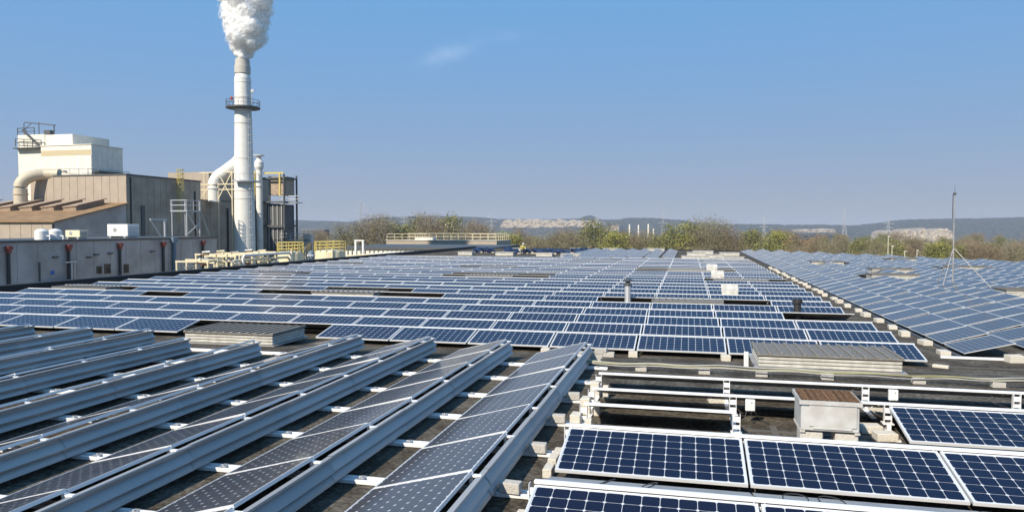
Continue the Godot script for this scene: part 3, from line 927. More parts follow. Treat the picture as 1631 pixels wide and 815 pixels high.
func person(at: Vector3) -> void:
	# a crouching worker: joints with radii, joined by a smooth minimum and meshed as surface nets
	var J := {"pelvis": [Vector3(0, 0.42, 0), 0.14], "chest": [Vector3(0.02, 0.78, 0.16), 0.16], "neck": [Vector3(0.02, 0.95, 0.24), 0.06], "head": [Vector3(0.02, 1.07, 0.29), 0.105],
		"hipL": [Vector3(-0.1, 0.4, 0.02), 0.1], "kneeL": [Vector3(-0.16, 0.46, 0.42), 0.07], "footL": [Vector3(-0.15, 0.05, 0.3), 0.05], "toeL": [Vector3(-0.16, 0.04, 0.46), 0.04],
		"hipR": [Vector3(0.1, 0.4, 0.02), 0.1], "kneeR": [Vector3(0.17, 0.12, 0.3), 0.07], "footR": [Vector3(0.16, 0.07, -0.1), 0.05], "toeR": [Vector3(0.16, 0.03, -0.02), 0.045],
		"shL": [Vector3(-0.19, 0.86, 0.18), 0.075], "elL": [Vector3(-0.27, 0.6, 0.3), 0.05], "haL": [Vector3(-0.15, 0.42, 0.5), 0.04],
		"shR": [Vector3(0.23, 0.86, 0.18), 0.075], "elR": [Vector3(0.29, 0.6, 0.32), 0.05], "haR": [Vector3(0.16, 0.4, 0.54), 0.04]}
	var bones := [["pelvis", "chest"], ["chest", "neck"], ["neck", "head"], ["hipL", "kneeL"], ["kneeL", "footL"], ["footL", "toeL"], ["hipR", "kneeR"], ["kneeR", "footR"], ["footR", "toeR"], ["shL", "elL"], ["elL", "haL"], ["shR", "elR"], ["elR", "haR"], ["shL", "shR"], ["hipL", "hipR"]]
	var hs := 0.03
	var lo := Vector3(-0.42, -0.03, -0.3)
	var nx := 30
	var ny := 44
	var nz := 33
	var f := PackedFloat32Array()
	f.resize(nx * ny * nz)
	f.fill(9.0)
	for b in bones:
		var a: Array = J[b[0]]
		var e: Array = J[b[1]]
		var d: Vector3 = e[0] - a[0]
		var l2 := d.length_squared()
		for k in nz:
			for j in ny:
				for i in nx:
					var p := lo + Vector3(i, j, k) * hs
					var u := clampf((p - a[0]).dot(d) / l2, 0, 1)
					var dist := p.distance_to(a[0] + d * u) - lerpf(a[1], e[1], u)
					var id := i + nx * (j + ny * k)
					var o := f[id]
					var h := maxf(0.05 - absf(o - dist), 0.0) / 0.05
					f[id] = minf(o, dist) - h * h * 0.0125
	var verts := {}
	var mb := MB.new()
	mb.tinted = true
	var off := [0, 1, nx, nx + 1, nx * ny, nx * ny + 1, nx * ny + nx, nx * ny + nx + 1]
	for k in nz - 1:
		for j in ny - 1:
			for i in nx - 1:
				var id := i + nx * (j + ny * k)
				var inside := 0
				for q in 8:
					if f[id + off[q]] < 0.0:
						inside += 1
				if inside == 0 or inside == 8:
					continue
				var s := Vector3.ZERO
				var w := 0
				for q in [[0, 1], [2, 3], [4, 5], [6, 7], [0, 2], [1, 3], [4, 6], [5, 7], [0, 4], [1, 5], [2, 6], [3, 7]]:
					var fa := f[id + off[q[0]]]
					var fb := f[id + off[q[1]]]
					if (fa < 0.0) != (fb < 0.0):
						var u := fa / (fa - fb)
						var pa := Vector3(q[0] & 1, (q[0] >> 1) & 1, (q[0] >> 2) & 1)
						var pb := Vector3(q[1] & 1, (q[1] >> 1) & 1, (q[1] >> 2) & 1)
						s += pa.lerp(pb, u)
						w += 1
				verts[id] = lo + (Vector3(i, j, k) + s / w) * hs
	var steps := [1, nx, nx * ny]
	for id in verts:
		for a in 3:
			var s1: int = steps[(a + 1) % 3]
			var s2: int = steps[(a + 2) % 3]
			var g0 := f[id]
			var g1 := f[id + steps[a]]
			if (g0 < 0.0) == (g1 < 0.0):
				continue
			if verts.has(id - s1) and verts.has(id - s2) and verts.has(id - s1 - s2):
				var p := [verts[id - s1 - s2], verts[id - s2], verts[id], verts[id - s1]]
				var y: float = p[2].y
				mb.col = Color(0.45, 0.3, 0.22) if y > 0.96 else (Color(0.5, 0.44, 0.12) if y > 0.5 and p[2].z > -0.15 else Color(0.03, 0.04, 0.08))
				if g0 < 0.0:
					mb.quad(p[0], p[1], p[2], p[3])
				else:
					mb.quad(p[3], p[2], p[1], p[0])
	var t := thing("person", "crouching worker in yellow vest and white helmet at the back of the roof", "person", at)
	t.rotation.y = 0.5
	part("body", mb.mesh(), M.person, t)
	var h := MB.new()
	h.lathe(Vector3(0.02, 1.08, 0.29), [[0.15, 0.0], [0.125, 0.02], [0.118, 0.07], [0.08, 0.125], [0.0, 0.145]], 14)
	part("helmet", h.mesh(), M.white, t)


# ---------------------------------------------------------------- the works on the left
func wall_box(mb: MB, x0: float, x1: float, y0: float, y1: float, z0: float, z1: float) -> void:
	mb.box(Vector3((x0 + x1) * 0.5, (y0 + y1) * 0.5, (z0 + z1) * 0.5), Vector3(absf(x1 - x0), absf(y1 - y0), absf(z1 - z0)))

func boxmesh(x0: float, x1: float, y0: float, y1: float, z0: float, z1: float) -> Mesh:
	var m := MB.new()
	wall_box(m, x0, x1, y0, y1, z0, z1)
	return m.mesh()

func railing(mb: MB, pts: Array, h := 1.1, r := 0.035, step := 1.5) -> void:
	for k in pts.size() - 1:
		var a: Vector3 = pts[k]
		var b: Vector3 = pts[k + 1]
		for q in [0.5, 1.0]:
			mb.tube([a + Vector3.UP * h * q, b + Vector3.UP * h * q], r, r, 5)
		var n := maxi(1, int(a.distance_to(b) / step))
		for i in n + 1:
			var p := a.lerp(b, float(i) / n)
			mb.tube([p, p + Vector3.UP * h], r, r, 5)

func build_works() -> void:
	# low warehouse with downpipes
	var w := thing("warehouse", "long grey warehouse with red rainwater hoppers behind the black parapet", "building", Vector3(-50, -9, -50))
	part("wall", boxmesh(-9.9, 0, 0, 10.6, -19.8, 20), M.wall_grey, w)
	var tr := MB.new()
	wall_box(tr, -10, 0.12, 10.602, 10.75, -19.95, 20)
	part("roof_trim", tr.mesh(), M.darksteel, w)
	for k in 22:
		var m := MB.new()
		var z := -18.6 + 1.86 * k
		if absf(fmod(absf(z), 5.6) - 0.0) < 0.01:
			continue
		wall_box(m, 0.0, 0.025, 0.1, 10.55, z - 0.88, z + 0.88)
		part("cladding_panel", m.mesh(), M.wall_grey, w)
	for z in [5.5, 0.0, -5.6, -11.2, -17.2]:
		var d := MB.new()
		d.tube([Vector3(0.2, 0.5, z), Vector3(0.2, 9.9, z)], 0.13, -1, 8)
		var dp := part("downpipe", d.mesh(), M.downpipe, w)
		var h := MB.new()
		h.box(Vector3(0.27, 10.2, z), Vector3(0.34, 0.26, 0.42))
		h.box(Vector3(0.23, 9.93, z), Vector3(0.28, 0.24, 0.28))
		part("hopper", h.mesh(), M.red, dp)
	var bd := MB.new()
	bd.tube([Vector3(0.25, 0.5, -12.7), Vector3(0.25, 10.5, -12.7)], 0.2, -1, 10)
	bd.box(Vector3(0.2, 10.5, -12.7), Vector3(0.5, 0.5, 0.7))
	part("wide_downpipe", bd.mesh(), M.bluepipe, w)
	for q in [[-3.35, 8.05, 0.55, 0.65], [-4.3, 8.1, 0.7, 0.85], [-6.5, 8.0, 0.6, 0.8]]:
		var m := MB.new()
		wall_box(m, 0.026, 0.07, q[1] - q[3] * 0.5, q[1] + q[3] * 0.5, q[0] - q[2] * 0.5, q[0] + q[2] * 0.5)
		part("window", m.mesh(), M.window, w)
	for q in [[1.2, 9.35], [-3.0, 9.4], [-4.6, 9.45], [-9.8, 9.45], [-2.2, 9.2]]:
		var m := MB.new()
		m.box(Vector3(0.12, q[1], q[0]), Vector3(0.2, 0.12, 0.5))
		part("wall_lamp", m.mesh(), M.darksteel, w)
	var sg := MB.new()
	sg.box(Vector3(0.04, 8.1, 1.45), Vector3(0.03, 0.32, 0.34))
	part("blue_sign", sg.mesh(), M.sign_blue, w)
	var dr := MB.new()
	dr.box(Vector3(0.3, 7.35, 1.2), Vector3(0.6, 0.18, 3.0))
	dr.tube([Vector3(0.3, 6.5, 2.9), Vector3(0.3, 9.0, 2.9)], 0.08, -1, 6)
	part("canopy", dr.mesh(), M.darksteel, w)
	var cm := MB.new()
	for q in [-0.35, -0.05]:
		cm.tube([Vector3(0.4, 6.0, q), Vector3(0.4, 9.0, q)], 0.07, -1, 6)
	cm.box(Vector3(0.5, 8.9, 0.1), Vector3(0.2, 0.1, 1.2))
	part("conduit", cm.mesh(), M.steel, w)
	# units on the warehouse roof
	var un := [["air_unit", "large white air conditioning unit on the warehouse roof before the tall block", -52.5, -59.1, 2.3, 1.15, 1.5, "white"], ["tan_unit", "small tan box on the warehouse roof left of the large white unit", -51.5, -52.6, 1.5, 0.6, 0.9, "cream_tank"]]
	for u in un:
		var t := thing(u[0], u[1], "air unit", Vector3(u[2], 1.75, u[3]))
		var m := MB.new()
		m.bbox(Vector3(0, 0.15 + u[5] * 0.5, 0), Vector3(u[4], u[5], u[6]), 0.03)
		part("casing", m.mesh(), M[u[7]], t)
		var b := MB.new()
		for s in [-1.0, 1.0]:
			b.box(Vector3(s * u[4] * 0.35, 0.08, 0), Vector3(0.15, 0.16, u[6]))
		part("skid", b.mesh(), M.steel, t)
		var g := MB.new()
		g.lathe(Vector3.ZERO, [[0.0, 0.0], [0.42, 0.0], [0.45, 0.04], [0.42, 0.06], [0.0, 0.06]], 18)
		var gp := part("fan", g.mesh(), M.sheet, t, Vector3(-u[4] * 0.12, 0.2 + u[5] * 0.5, u[6] * 0.5))
		gp.rotation.x = PI / 2
		gp.scale = Vector3.ONE * (0.45 if u[0] == "air_unit" else 0.4)
		var v := MB.new()
		for i in 6:
			v.box(Vector3(u[4] * 0.5 + 0.01, 0.3 + i * u[5] * 0.12, 0), Vector3(0.02, 0.05, u[6] * 0.8))
		part("louvre", v.mesh(), M.sheet, t)
	for k in 2:
		var t := thing("roof_tank", ["white roof tank with pointed end left of its twin on the warehouse", "short white roof tank beside the shed corner on the warehouse"][k], "tank", Vector3(-51.0, 1.75, [-48.6, -49.9][k]), "white roof tanks")
		var m := MB.new()
		m.lathe(Vector3.ZERO, [[0.0, 0.0], [0.5, 0.0], [0.5, 0.7], [0.3, 0.85], [0.0, 0.9]], 16)
		part("shell", m.mesh(), M.white, t)
		var m2 := MB.new()
		m2.tube([Vector3(0.5, 0.3, 0), Vector3(0.8, 0.3, 0), Vector3(0.8, 0.0, 0)], 0.06, -1, 6)
		part("outlet", m2.mesh(), M.white, t)
	# steel frame and platform on the warehouse roof
	var pf := thing("steel_platform", "grey steel access platform with railings against the tall block", "platform", Vector3(-56, 1.75, -72.5))
	pf.scale = Vector3(0.8, 0.92, 0.62)
	var f := MB.new()
	for x in [-1.2, 1.2]:
		for z in [-2.0, 1.6]:
			f.tube([Vector3(x, 0, z), Vector3(x, 4.4, z)], 0.09, -1, 6)
	f.bar(Vector3(1.2, 0.2, -1.9), Vector3(1.2, 3.0, 1.5), 0.1, 0.1)
	f.bar(Vector3(1.2, 0.2, 1.5), Vector3(1.2, 1.6, -1.9), 0.1, 0.1)
	part("frame", f.mesh(), M.steel, pf)
	var fd := MB.new()
	fd.box(Vector3(0, 3.1, -0.2), Vector3(2.7, 0.16, 4.0))
	part("deck", fd.mesh(), M.steel, pf)
	var fr := MB.new()
	railing(fr, [Vector3(-1.3, 3.2, 1.75), Vector3(1.3, 3.2, 1.75), Vector3(1.3, 3.2, -2.1)], 1.2, 0.05)
	part("railing", fr.mesh(), M.steel, pf)
	var st := MB.new()
	st.bar(Vector3(1.25, 0, -4.6), Vector3(1.25, 3.1, -2.1), 0.3, 0.12)
	part("stair", st.mesh(), M.steel, pf)
	var aw := thing("bracket_frame", "small grey steel frame with a slanting strut beside the platform", "frame", Vector3(-55, 1.75, -66.7))
	var am := MB.new()
	am.tube([Vector3(0, 0, -1.2), Vector3(0, 1.9, -1.2)], 0.12, -1, 6)
	am.bar(Vector3(0, 1.85, 1.0), Vector3(0, 1.85, -1.5), 0.14, 0.14)
	am.bar(Vector3(0, 1.8, 1.0), Vector3(0, 0.0, -0.6), 0.1, 0.1)
	part("frame", am.mesh(), M.steel, aw)
	# shed with the brown roof
	var s := thing("brown_roof_shed", "long shed with brown sloping roof and cream front wall at far left", "building", Vector3(-70, -9, -68.3))
	var sw := MB.new()
	sw.quad(Vector3(-40, 0, 0), Vector3(0, 0, 0), Vector3(0, 12.35, 0), Vector3(-40, 12.35, 0))
	var fw := part("front_wall", sw.mesh(), M.wall_cream, s)
	for k in 26:
		part("cladding_panel", boxmesh(-1.5 - 1.52 * k, -0.03 - 1.52 * k, 0.1, 12.2, 0.002, 0.035), M.wall_cream, fw)
	var sd := MB.new()
	sd.quad(Vector3(0, 0, 0), Vector3(0, 0, -11.1), Vector3(0, 14.75, -11.1), Vector3(0, 12.35, 0))
	part("side_wall", sd.mesh(), M.wall_grey, s)
	var sr := MB.new()
	var sl := atan2(2.42, 11.2)
	sr.box(Vector3(-19.8, 13.62, -5.5), Vector3(40.4, 0.12, 11.9), Basis(Vector3.RIGHT, sl))
	var rp := part("roof", sr.mesh(), M.roof_brown, s)
	var mon := MB.new()
	for q in [[0.0, 0.0]]:
		mon.box(Vector3(0, 0.3, 0), Vector3(1.9, 0.6, 4.6))
		mon.box(Vector3(0.2, 0.62, 0), Vector3(2.4, 0.1, 4.8), Basis(Vector3.BACK, 0.1))
	var mm := mon.mesh()
	for k in 6:
		var p := part("roof_vent", mm, M.monitor, rp, Vector3(-3.6 - 3.3 * k, 14.2, -8.2))
		p.rotation.x = sl
	var sc := MB.new()
	sc.tube([Vector3(0.1, 0, 0.15), Vector3(0.1, 12.2, 0.15)], 0.13, -1, 6)
	part("corner_pipe", sc.mesh(), M.downpipe, s)
	# tall block
	var b := thing("tall_block", "tall taupe clad block with a sunlit cream end wall and shaded side", "building", Vector3(-70, -9, -79.5))
	part("body", boxmesh(-15, 0, 0, 18.4, -14.6, -0.03), M.wall_taupe, b)
	var be := MB.new()
	be.quad(Vector3(-15, 0, 0), Vector3(0, 0, 0), Vector3(0, 18.4, 0), Vector3(-15, 18.4, 0))
	part("end_wall", be.mesh(), M.wall_cream, b)
	for k in 12:
		part("cladding_panel", boxmesh(-1.23 - 1.25 * k, -0.03 - 1.25 * k, 0.1, 18.35, 0.0, 0.035), M.wall_cream, b)
	part("roof_trim", boxmesh(-15.1, 0.1, 18.402, 18.6, -14.7, 0.1), M.darksteel, b)
	for k in 12:
		var m := MB.new()
		wall_box(m, 0.0, 0.035, 0.1, 18.35, -0.15 - 1.2 * k, -1.27 - 1.2 * k)
		part("cladding_panel", m.mesh(), M.wall_taupe, b)
	for q in [[-0.6, 0.0, 18.2], [-13.2, 4.0, 17.0]]:
		var m := MB.new()
		m.tube([Vector3(0.12, q[1], q[0]), Vector3(0.12, q[2], q[0])], 0.1, -1, 6)
		part("downpipe", m.mesh(), M.downpipe, b)
	var dd := MB.new()
	wall_box(dd, 0.036, 0.2, 8.0, 14.6, -2.4, -3.0)
	part("door_recess", dd.mesh(), M.darksteel, b)
	var ld := thing("caged_ladder", "yellow caged ladder fixed to the shaded side of the tall block", "ladder", Vector3(-69.8, 1.6, -89.0))
	var lm := MB.new()
	for z in [-0.3, 0.3]:
		lm.tube([Vector3(0.1, 2.0, z), Vector3(0.1, 9.4, z)], 0.05, -1, 5)
	for k in 20:
		lm.tube([Vector3(0.1, 2.2 + 0.36 * k, -0.3), Vector3(0.1, 2.2 + 0.36 * k, 0.3)], 0.03, -1, 4)
	part("ladder", lm.mesh(), M.yellow, ld)
	var lc := MB.new()
	for k in 8:
		var pts := []
		for i in 9:
			var a := PI * i / 8.0
			pts.append(Vector3(0.1 + 0.75 * sin(a), 5.0 + 0.6 * k, -0.45 * cos(a)))
		lc.tube(pts, 0.045, -1, 4)
	for i in [1, 3, 5, 7]:
		var a: float = PI * i / 8.0
		lc.tube([Vector3(0.1 + 0.75 * sin(a), 5.0, -0.45 * cos(a)), Vector3(0.1 + 0.75 * sin(a), 9.3, -0.45 * cos(a))], 0.035, -1, 4)
	part("cage", lc.mesh(), M.yellow, ld)
	# white penthouse and tower
	var wt := thing("white_tower", "white square tower with a railed top behind the brown shed", "tower", Vector3(-93.8, -9, -90))
	part("shaft", boxmesh(-2.4, 2.4, 0, 25.3, -2.5, 2.0), M.wall_white, wt)
	part("stair_head", boxmesh(2.401, 7.2, 20, 25.2, -5.0, 1.9), M.wall_white, wt)
	var tr2 := MB.new()
	railing(tr2, [Vector3(-2.4, 25.3, 2.0), Vector3(0.6, 25.3, 2.0)], 1.0, 0.06)
	railing(tr2, [Vector3(-2.4, 23.6, 2.4), Vector3(2.2, 23.3, 2.4)], 1.1, 0.06)
	tr2.box(Vector3(-0.2, 23.3, 2.4), Vector3(4.6, 0.12, 0.9))
	tr2.bar(Vector3(-1.2, 26.0, 2.3), Vector3(2.0, 23.4, 2.3), 0.12, 0.3)
	for x in [-2.3, 0.4]:
		tr2.tube([Vector3(x, 25.3, 1.0), Vector3(x, 27.2, 1.0)], 0.06, -1, 5)
	tr2.tube([Vector3(-2.4, 26.2, 1.0), Vector3(-0.9, 27.1, 1.0)], 0.05, -1, 5)
	part("railing", tr2.mesh(), M.darksteel, wt)
	var ab := MB.new()
	ab.bar(Vector3(-2.2, 27.3, 1.0), Vector3(3.4, 26.7, 1.0), 0.14, 0.14)
	ab.tube([Vector3(2.9, 25.3, 0.8), Vector3(2.9, 26.7, 0.8)], 0.08, -1, 5)
	ab.box(Vector3(2.0, 25.7, 0.8), Vector3(1.1, 0.6, 0.8))
	part("hoist", ab.mesh(), M.darksteel, wt)
	var wp := thing("white_penthouse", "white boxy plant room with a tan stripe on the tall block", "building", Vector3(-85.7, 9.6, -86))
	part("body", boxmesh(-4.3, 4.3, 0, 4.7, -5.8, 0), M.wall_white, wp)
	for k in 6:
		part("cladding_panel", boxmesh(-4.27 + 1.43 * k, -2.87 + 1.43 * k, 0.05, 3.25, 0.002, 0.03), M.wall_white, wp)
		part("side_panel", boxmesh(4.302, 4.33, 1.2, 4.6, -0.05 - 0.96 * k, -0.98 - 0.96 * k), M.wall_white, wp)
	part("stripe", boxmesh(-4.25, 4.2, 3.3, 4.05, 0.001, 0.03), M.band, wp)
	part("roof_trim", boxmesh(-4.4, 4.4, 4.702, 4.8, -5.9, 0.1), M.wall_white, wp)
	var wr := MB.new()
	railing(wr, [Vector3(-4.3, 0, 1.2), Vector3(4.8, 0, 1.2), Vector3(5.2, 0, -6.0)], 1.3, 0.05)
	part("railing", wr.mesh(), M.steel, wp)
	part("walkway", boxmesh(4.32, 5.4, 0.9, 1.05, -6.2, 0), M.darksteel, wp)
	var fa := MB.new()
	fa.lathe(Vector3(1.4, 0, 2.0), [[0.7, 0.0], [0.7, 0.5], [0.5, 1.0], [0.0, 1.1]], 14)
	fa.tube([Vector3(-1.5, 0.3, 2.4), Vector3(0.9, 0.6, 2.4)], 0.35, -1, 8)
	part("fan", fa.mesh(), M.duct, wp)
	# big curved duct at the left corner
	var dk := thing("curved_duct", "fat cream duct bending down over the brown roof at left", "duct", Vector3(-82.6, 4.6, -78.9))
	var dm := MB.new()
	var pts := [Vector3(-1.9, 0, 1.4), Vector3(-1.9, 3.2, 1.4)]
	for k in 9:
		var a := PI / 2 * k / 8.0
		pts.append(Vector3(-1.9 + 1.9 * (1 - cos(a)), 3.4 + 1.75 * sin(a), 1.4 - 2.2 * (1 - cos(a))))
	pts.append(Vector3(1.6, 5.15, -1.3))
	dm.tube(pts, 0.8, 0.72, 16)
	dm.tube([Vector3(1.4, 5.1, -1.4), Vector3(3.5, 4.75, -2.2), Vector3(11.5, 4.7, -2.6)], 0.42, 0.36, 12)
	part("pipe", dm.mesh(), M.duct, dk)
	for y in [1.0, 2.4]:
		var fm := MB.new()
		fm.lathe(Vector3(-1.9, y, 1.4), [[0.8, 0.0], [0.9, 0.0], [0.9, 0.14], [0.8, 0.14]], 16)
		part("flange", fm.mesh(), M.duct, dk)
	# north wing behind the stack
	var nb := thing("north_wing", "dark taupe wing behind the chimney with a lower flat roof", "building", Vector3(-71.5, -9, -94.3))
	part("body", boxmesh(-16, 0, 0, 15.8, -23.5, -0.02), M.wall_taupe, nb)
	part("roof_trim", boxmesh(-16.05, 0.08, 15.802, 15.95, -23.6, 0.0), M.darksteel, nb)
	for k in 12:
		part("cladding_panel", boxmesh(0.0, 0.035, 0.1, 15.7, -0.2 - 1.94 * k, -2.05 - 1.94 * k), M.wall_taupe, nb)
	part("upper_block", boxmesh(-9, -1.6, 15.96, 20.4, -23.0, -6.0), M.wall_cream, nb)
	part("drain_pipe", boxmesh(0.036, 0.25, 0, 14.8, -8.1, -8.35), M.downpipe, nb)
	var sf := thing("duct_support_frame", "cream steel bracing under the chimney's bent duct", "frame", Vector3(-69.6, 6.9, -98))
	var sfm := MB.new()
	for x in [-2.6, -0.2, 2.2]:
		sfm.tube([Vector3(x, -8, 0), Vector3(x, 4.4, 0)] if x > -2 else [Vector3(x, 0, 0), Vector3(x, 4.4, 0)], 0.1, -1, 5)
	for y in [1.6, 2.4, 4.2]:
		sfm.bar(Vector3(-3.4, y, 0), Vector3(2.6, y, 0), 0.14, 0.14)
	sfm.bar(Vector3(-3.3, 0.2, 0), Vector3(-0.2, 4.2, 0), 0.12, 0.12)
	sfm.bar(Vector3(-0.2, 0.2, 0), Vector3(2.2, 4.2, 0), 0.12, 0.12)
	sfm.bar(Vector3(2.2, 0.2, 0), Vector3(-0.2, 4.2, 0), 0.12, 0.12)
	part("bracing", sfm.mesh(), M.cream_steel, sf)
	build_stack()
	build_tower_plant()
	build_yard()

func build_stack() -> void:
	var c := thing("chimney", "tall white round chimney with platforms, steaming, beside the taupe wing", "chimney", Vector3(-66.0, -9, -99.0))
	var m := MB.new()
	m.lathe(Vector3.ZERO, [[1.55, 0], [1.5, 12], [1.42, 20.0], [1.28, 26.0], [1.22, 30.5], [1.2, 34.3], [1.0, 35.0]], 32)
	part("shaft", m.mesh(), M.stack, c)
	var t := MB.new()
	t.lathe(Vector3.ZERO, [[1.0, 34.9], [1.16, 35.0], [1.18, 36.1], [1.08, 36.15], [1.06, 37.1], [0.9, 37.1], [0.9, 36.0]], 32)
	part("cap", t.mesh(), M.stack_rim, c)
	for y in [6.6, 12.2, 16.0, 17.2, 22.1, 27.4, 31.4, 33.6]:
		var r := MB.new()
		var rr: float = 1.55 - 0.36 * y / 36.0 + 0.03
		if y > 15 and y < 25:
			rr = lerpf(1.48, 1.3, (y - 14) / 12.0) + 0.03
		r.lathe(Vector3.ZERO, [[rr - 0.12, y], [rr, y], [rr, y + 0.12], [rr - 0.12, y + 0.12]], 32)
		part("ring", r.mesh(), M.stack_rim if y < 30 else M.stack, c)
	# upper platform
	var p := MB.new()
	p.lathe(Vector3.ZERO, [[1.2, 29.6], [2.5, 29.75], [2.5, 29.95], [1.2, 29.95]], 28)
	var pp := part("upper_platform", p.mesh(), M.darksteel, c)
	var pr := MB.new()
	for k in 20:
		var a := TAU * k / 20
		var b := TAU * (k + 1) / 20
		var q := Vector3(cos(a) * 2.45, 29.95, sin(a) * 2.45)
		var s := Vector3(cos(b) * 2.45, 29.95, sin(b) * 2.45)
		pr.tube([q, q + Vector3.UP * 1.0], 0.03, -1, 4)
		pr.tube([q + Vector3.UP, s + Vector3.UP], 0.03, -1, 4)
		pr.tube([q + Vector3.UP * 0.5, s + Vector3.UP * 0.5], 0.025, -1, 4)
	part("railing", pr.mesh(), M.darksteel, pp)
	var an := MB.new()
	an.tube([Vector3(2.0, 29.9, 0.8), Vector3(2.0, 32.3, 0.8)], 0.06, -1, 5)
	an.box(Vector3(2.2, 32.2, 0.8), Vector3(0.5, 0.4, 0.2))
	an.tube([Vector3(1.5, 29.9, 1.4), Vector3(1.5, 31.6, 1.4)], 0.05, -1, 5)
	part("aerial", an.mesh(), M.steel, c)
	var al := MB.new()
	al.lathe(Vector3(-1.2, 30.9, 1.1), [[0.0, 0], [0.2, 0.02], [0.2, 0.4], [0.1, 0.55], [0, 0.6]], 10)
	part("beacon", al.mesh(), M.red, c)
	var lp := MB.new()
	for k in 10:
		var a := -0.9 + 2.4 * k / 9.0
		var b := -0.9 + 2.4 * (k + 1) / 9.0
		var q := Vector3(cos(a), 0, sin(a))
		var s := Vector3(cos(b), 0, sin(b))
		lp.quad(q * 1.4 + Vector3.UP * 18.6, s * 1.4 + Vector3.UP * 18.6, s * 2.4 + Vector3.UP * 18.6, q * 2.4 + Vector3.UP * 18.6)
		lp.quad(q * 2.4 + Vector3.UP * 18.6, s * 2.4 + Vector3.UP * 18.6, s * 2.4 + Vector3.UP * 18.8, q * 2.4 + Vector3.UP * 18.8)
		lp.quad(q * 2.4 + Vector3.UP * 18.8, s * 2.4 + Vector3.UP * 18.8, s * 1.4 + Vector3.UP * 18.8, q * 1.4 + Vector3.UP * 18.8)
		lp.tube([q * 2.35 + Vector3.UP * 18.8, q * 2.35 + Vector3.UP * 19.8], 0.03, -1, 4)
		lp.tube([q * 2.35 + Vector3.UP * 19.8, s * 2.35 + Vector3.UP * 19.8], 0.03, -1, 4)
	part("lower_platform", lp.mesh(), M.steel, c)
	var ld := MB.new()
	for z in [-0.25, 0.25]:
		ld.tube([Vector3(1.72, 2, 0.9 + z), Vector3(1.55, 29.8, 0.8 + z)], 0.05, -1, 4)
	for k in 60:
		var y := 2.5 + 0.45 * k
		var x := lerpf(1.72, 1.55, (y - 2) / 28.0)
		ld.tube([Vector3(x, y, 0.6), Vector3(x, y, 1.1)], 0.03, -1, 4)
	for k in 20:
		var y := 6.0 + 1.15 * k
		var x := lerpf(1.72, 1.55, (y - 2) / 28.0)
		var pts := []
		for i in 7:
			var a := PI * i / 6.0
			pts.append(Vector3(x + 0.6 * sin(a), y, 0.85 - 0.38 * cos(a)))
		ld.tube(pts, 0.035, -1, 4)
	part("ladder", ld.mesh(), M.steel, c)
	# bent duct into the stack
	var d := MB.new()
	var pts := [Vector3(-4.7, 15.6, 0.8), Vector3(-4.7, 18.0, 0.8)]
	for k in 8:
		var a := PI * 0.36 * k / 7.0
		pts.append(Vector3(-4.7 + 2.3 * (1 - cos(a)), 18.2 + 2.0 * sin(a), 0.8 - 0.1 * k))
	pts.append(Vector3(-1.2, 21.4, 0.0))
	pts.append(Vector3(-0.4, 22.1, 0.0))
	d.tube(pts, 0.85, 1.1, 18)
	var dp := part("inlet_duct", d.mesh(), M.stack, c)
	for y in [15.6, 17.6]:
		var f := MB.new()
		f.lathe(Vector3(-4.7, y, 0.8), [[0.84, 0], [0.98, 0], [0.98, 0.15], [0.84, 0.15]], 18)
		part("flange", f.mesh(), M.stack, dp)

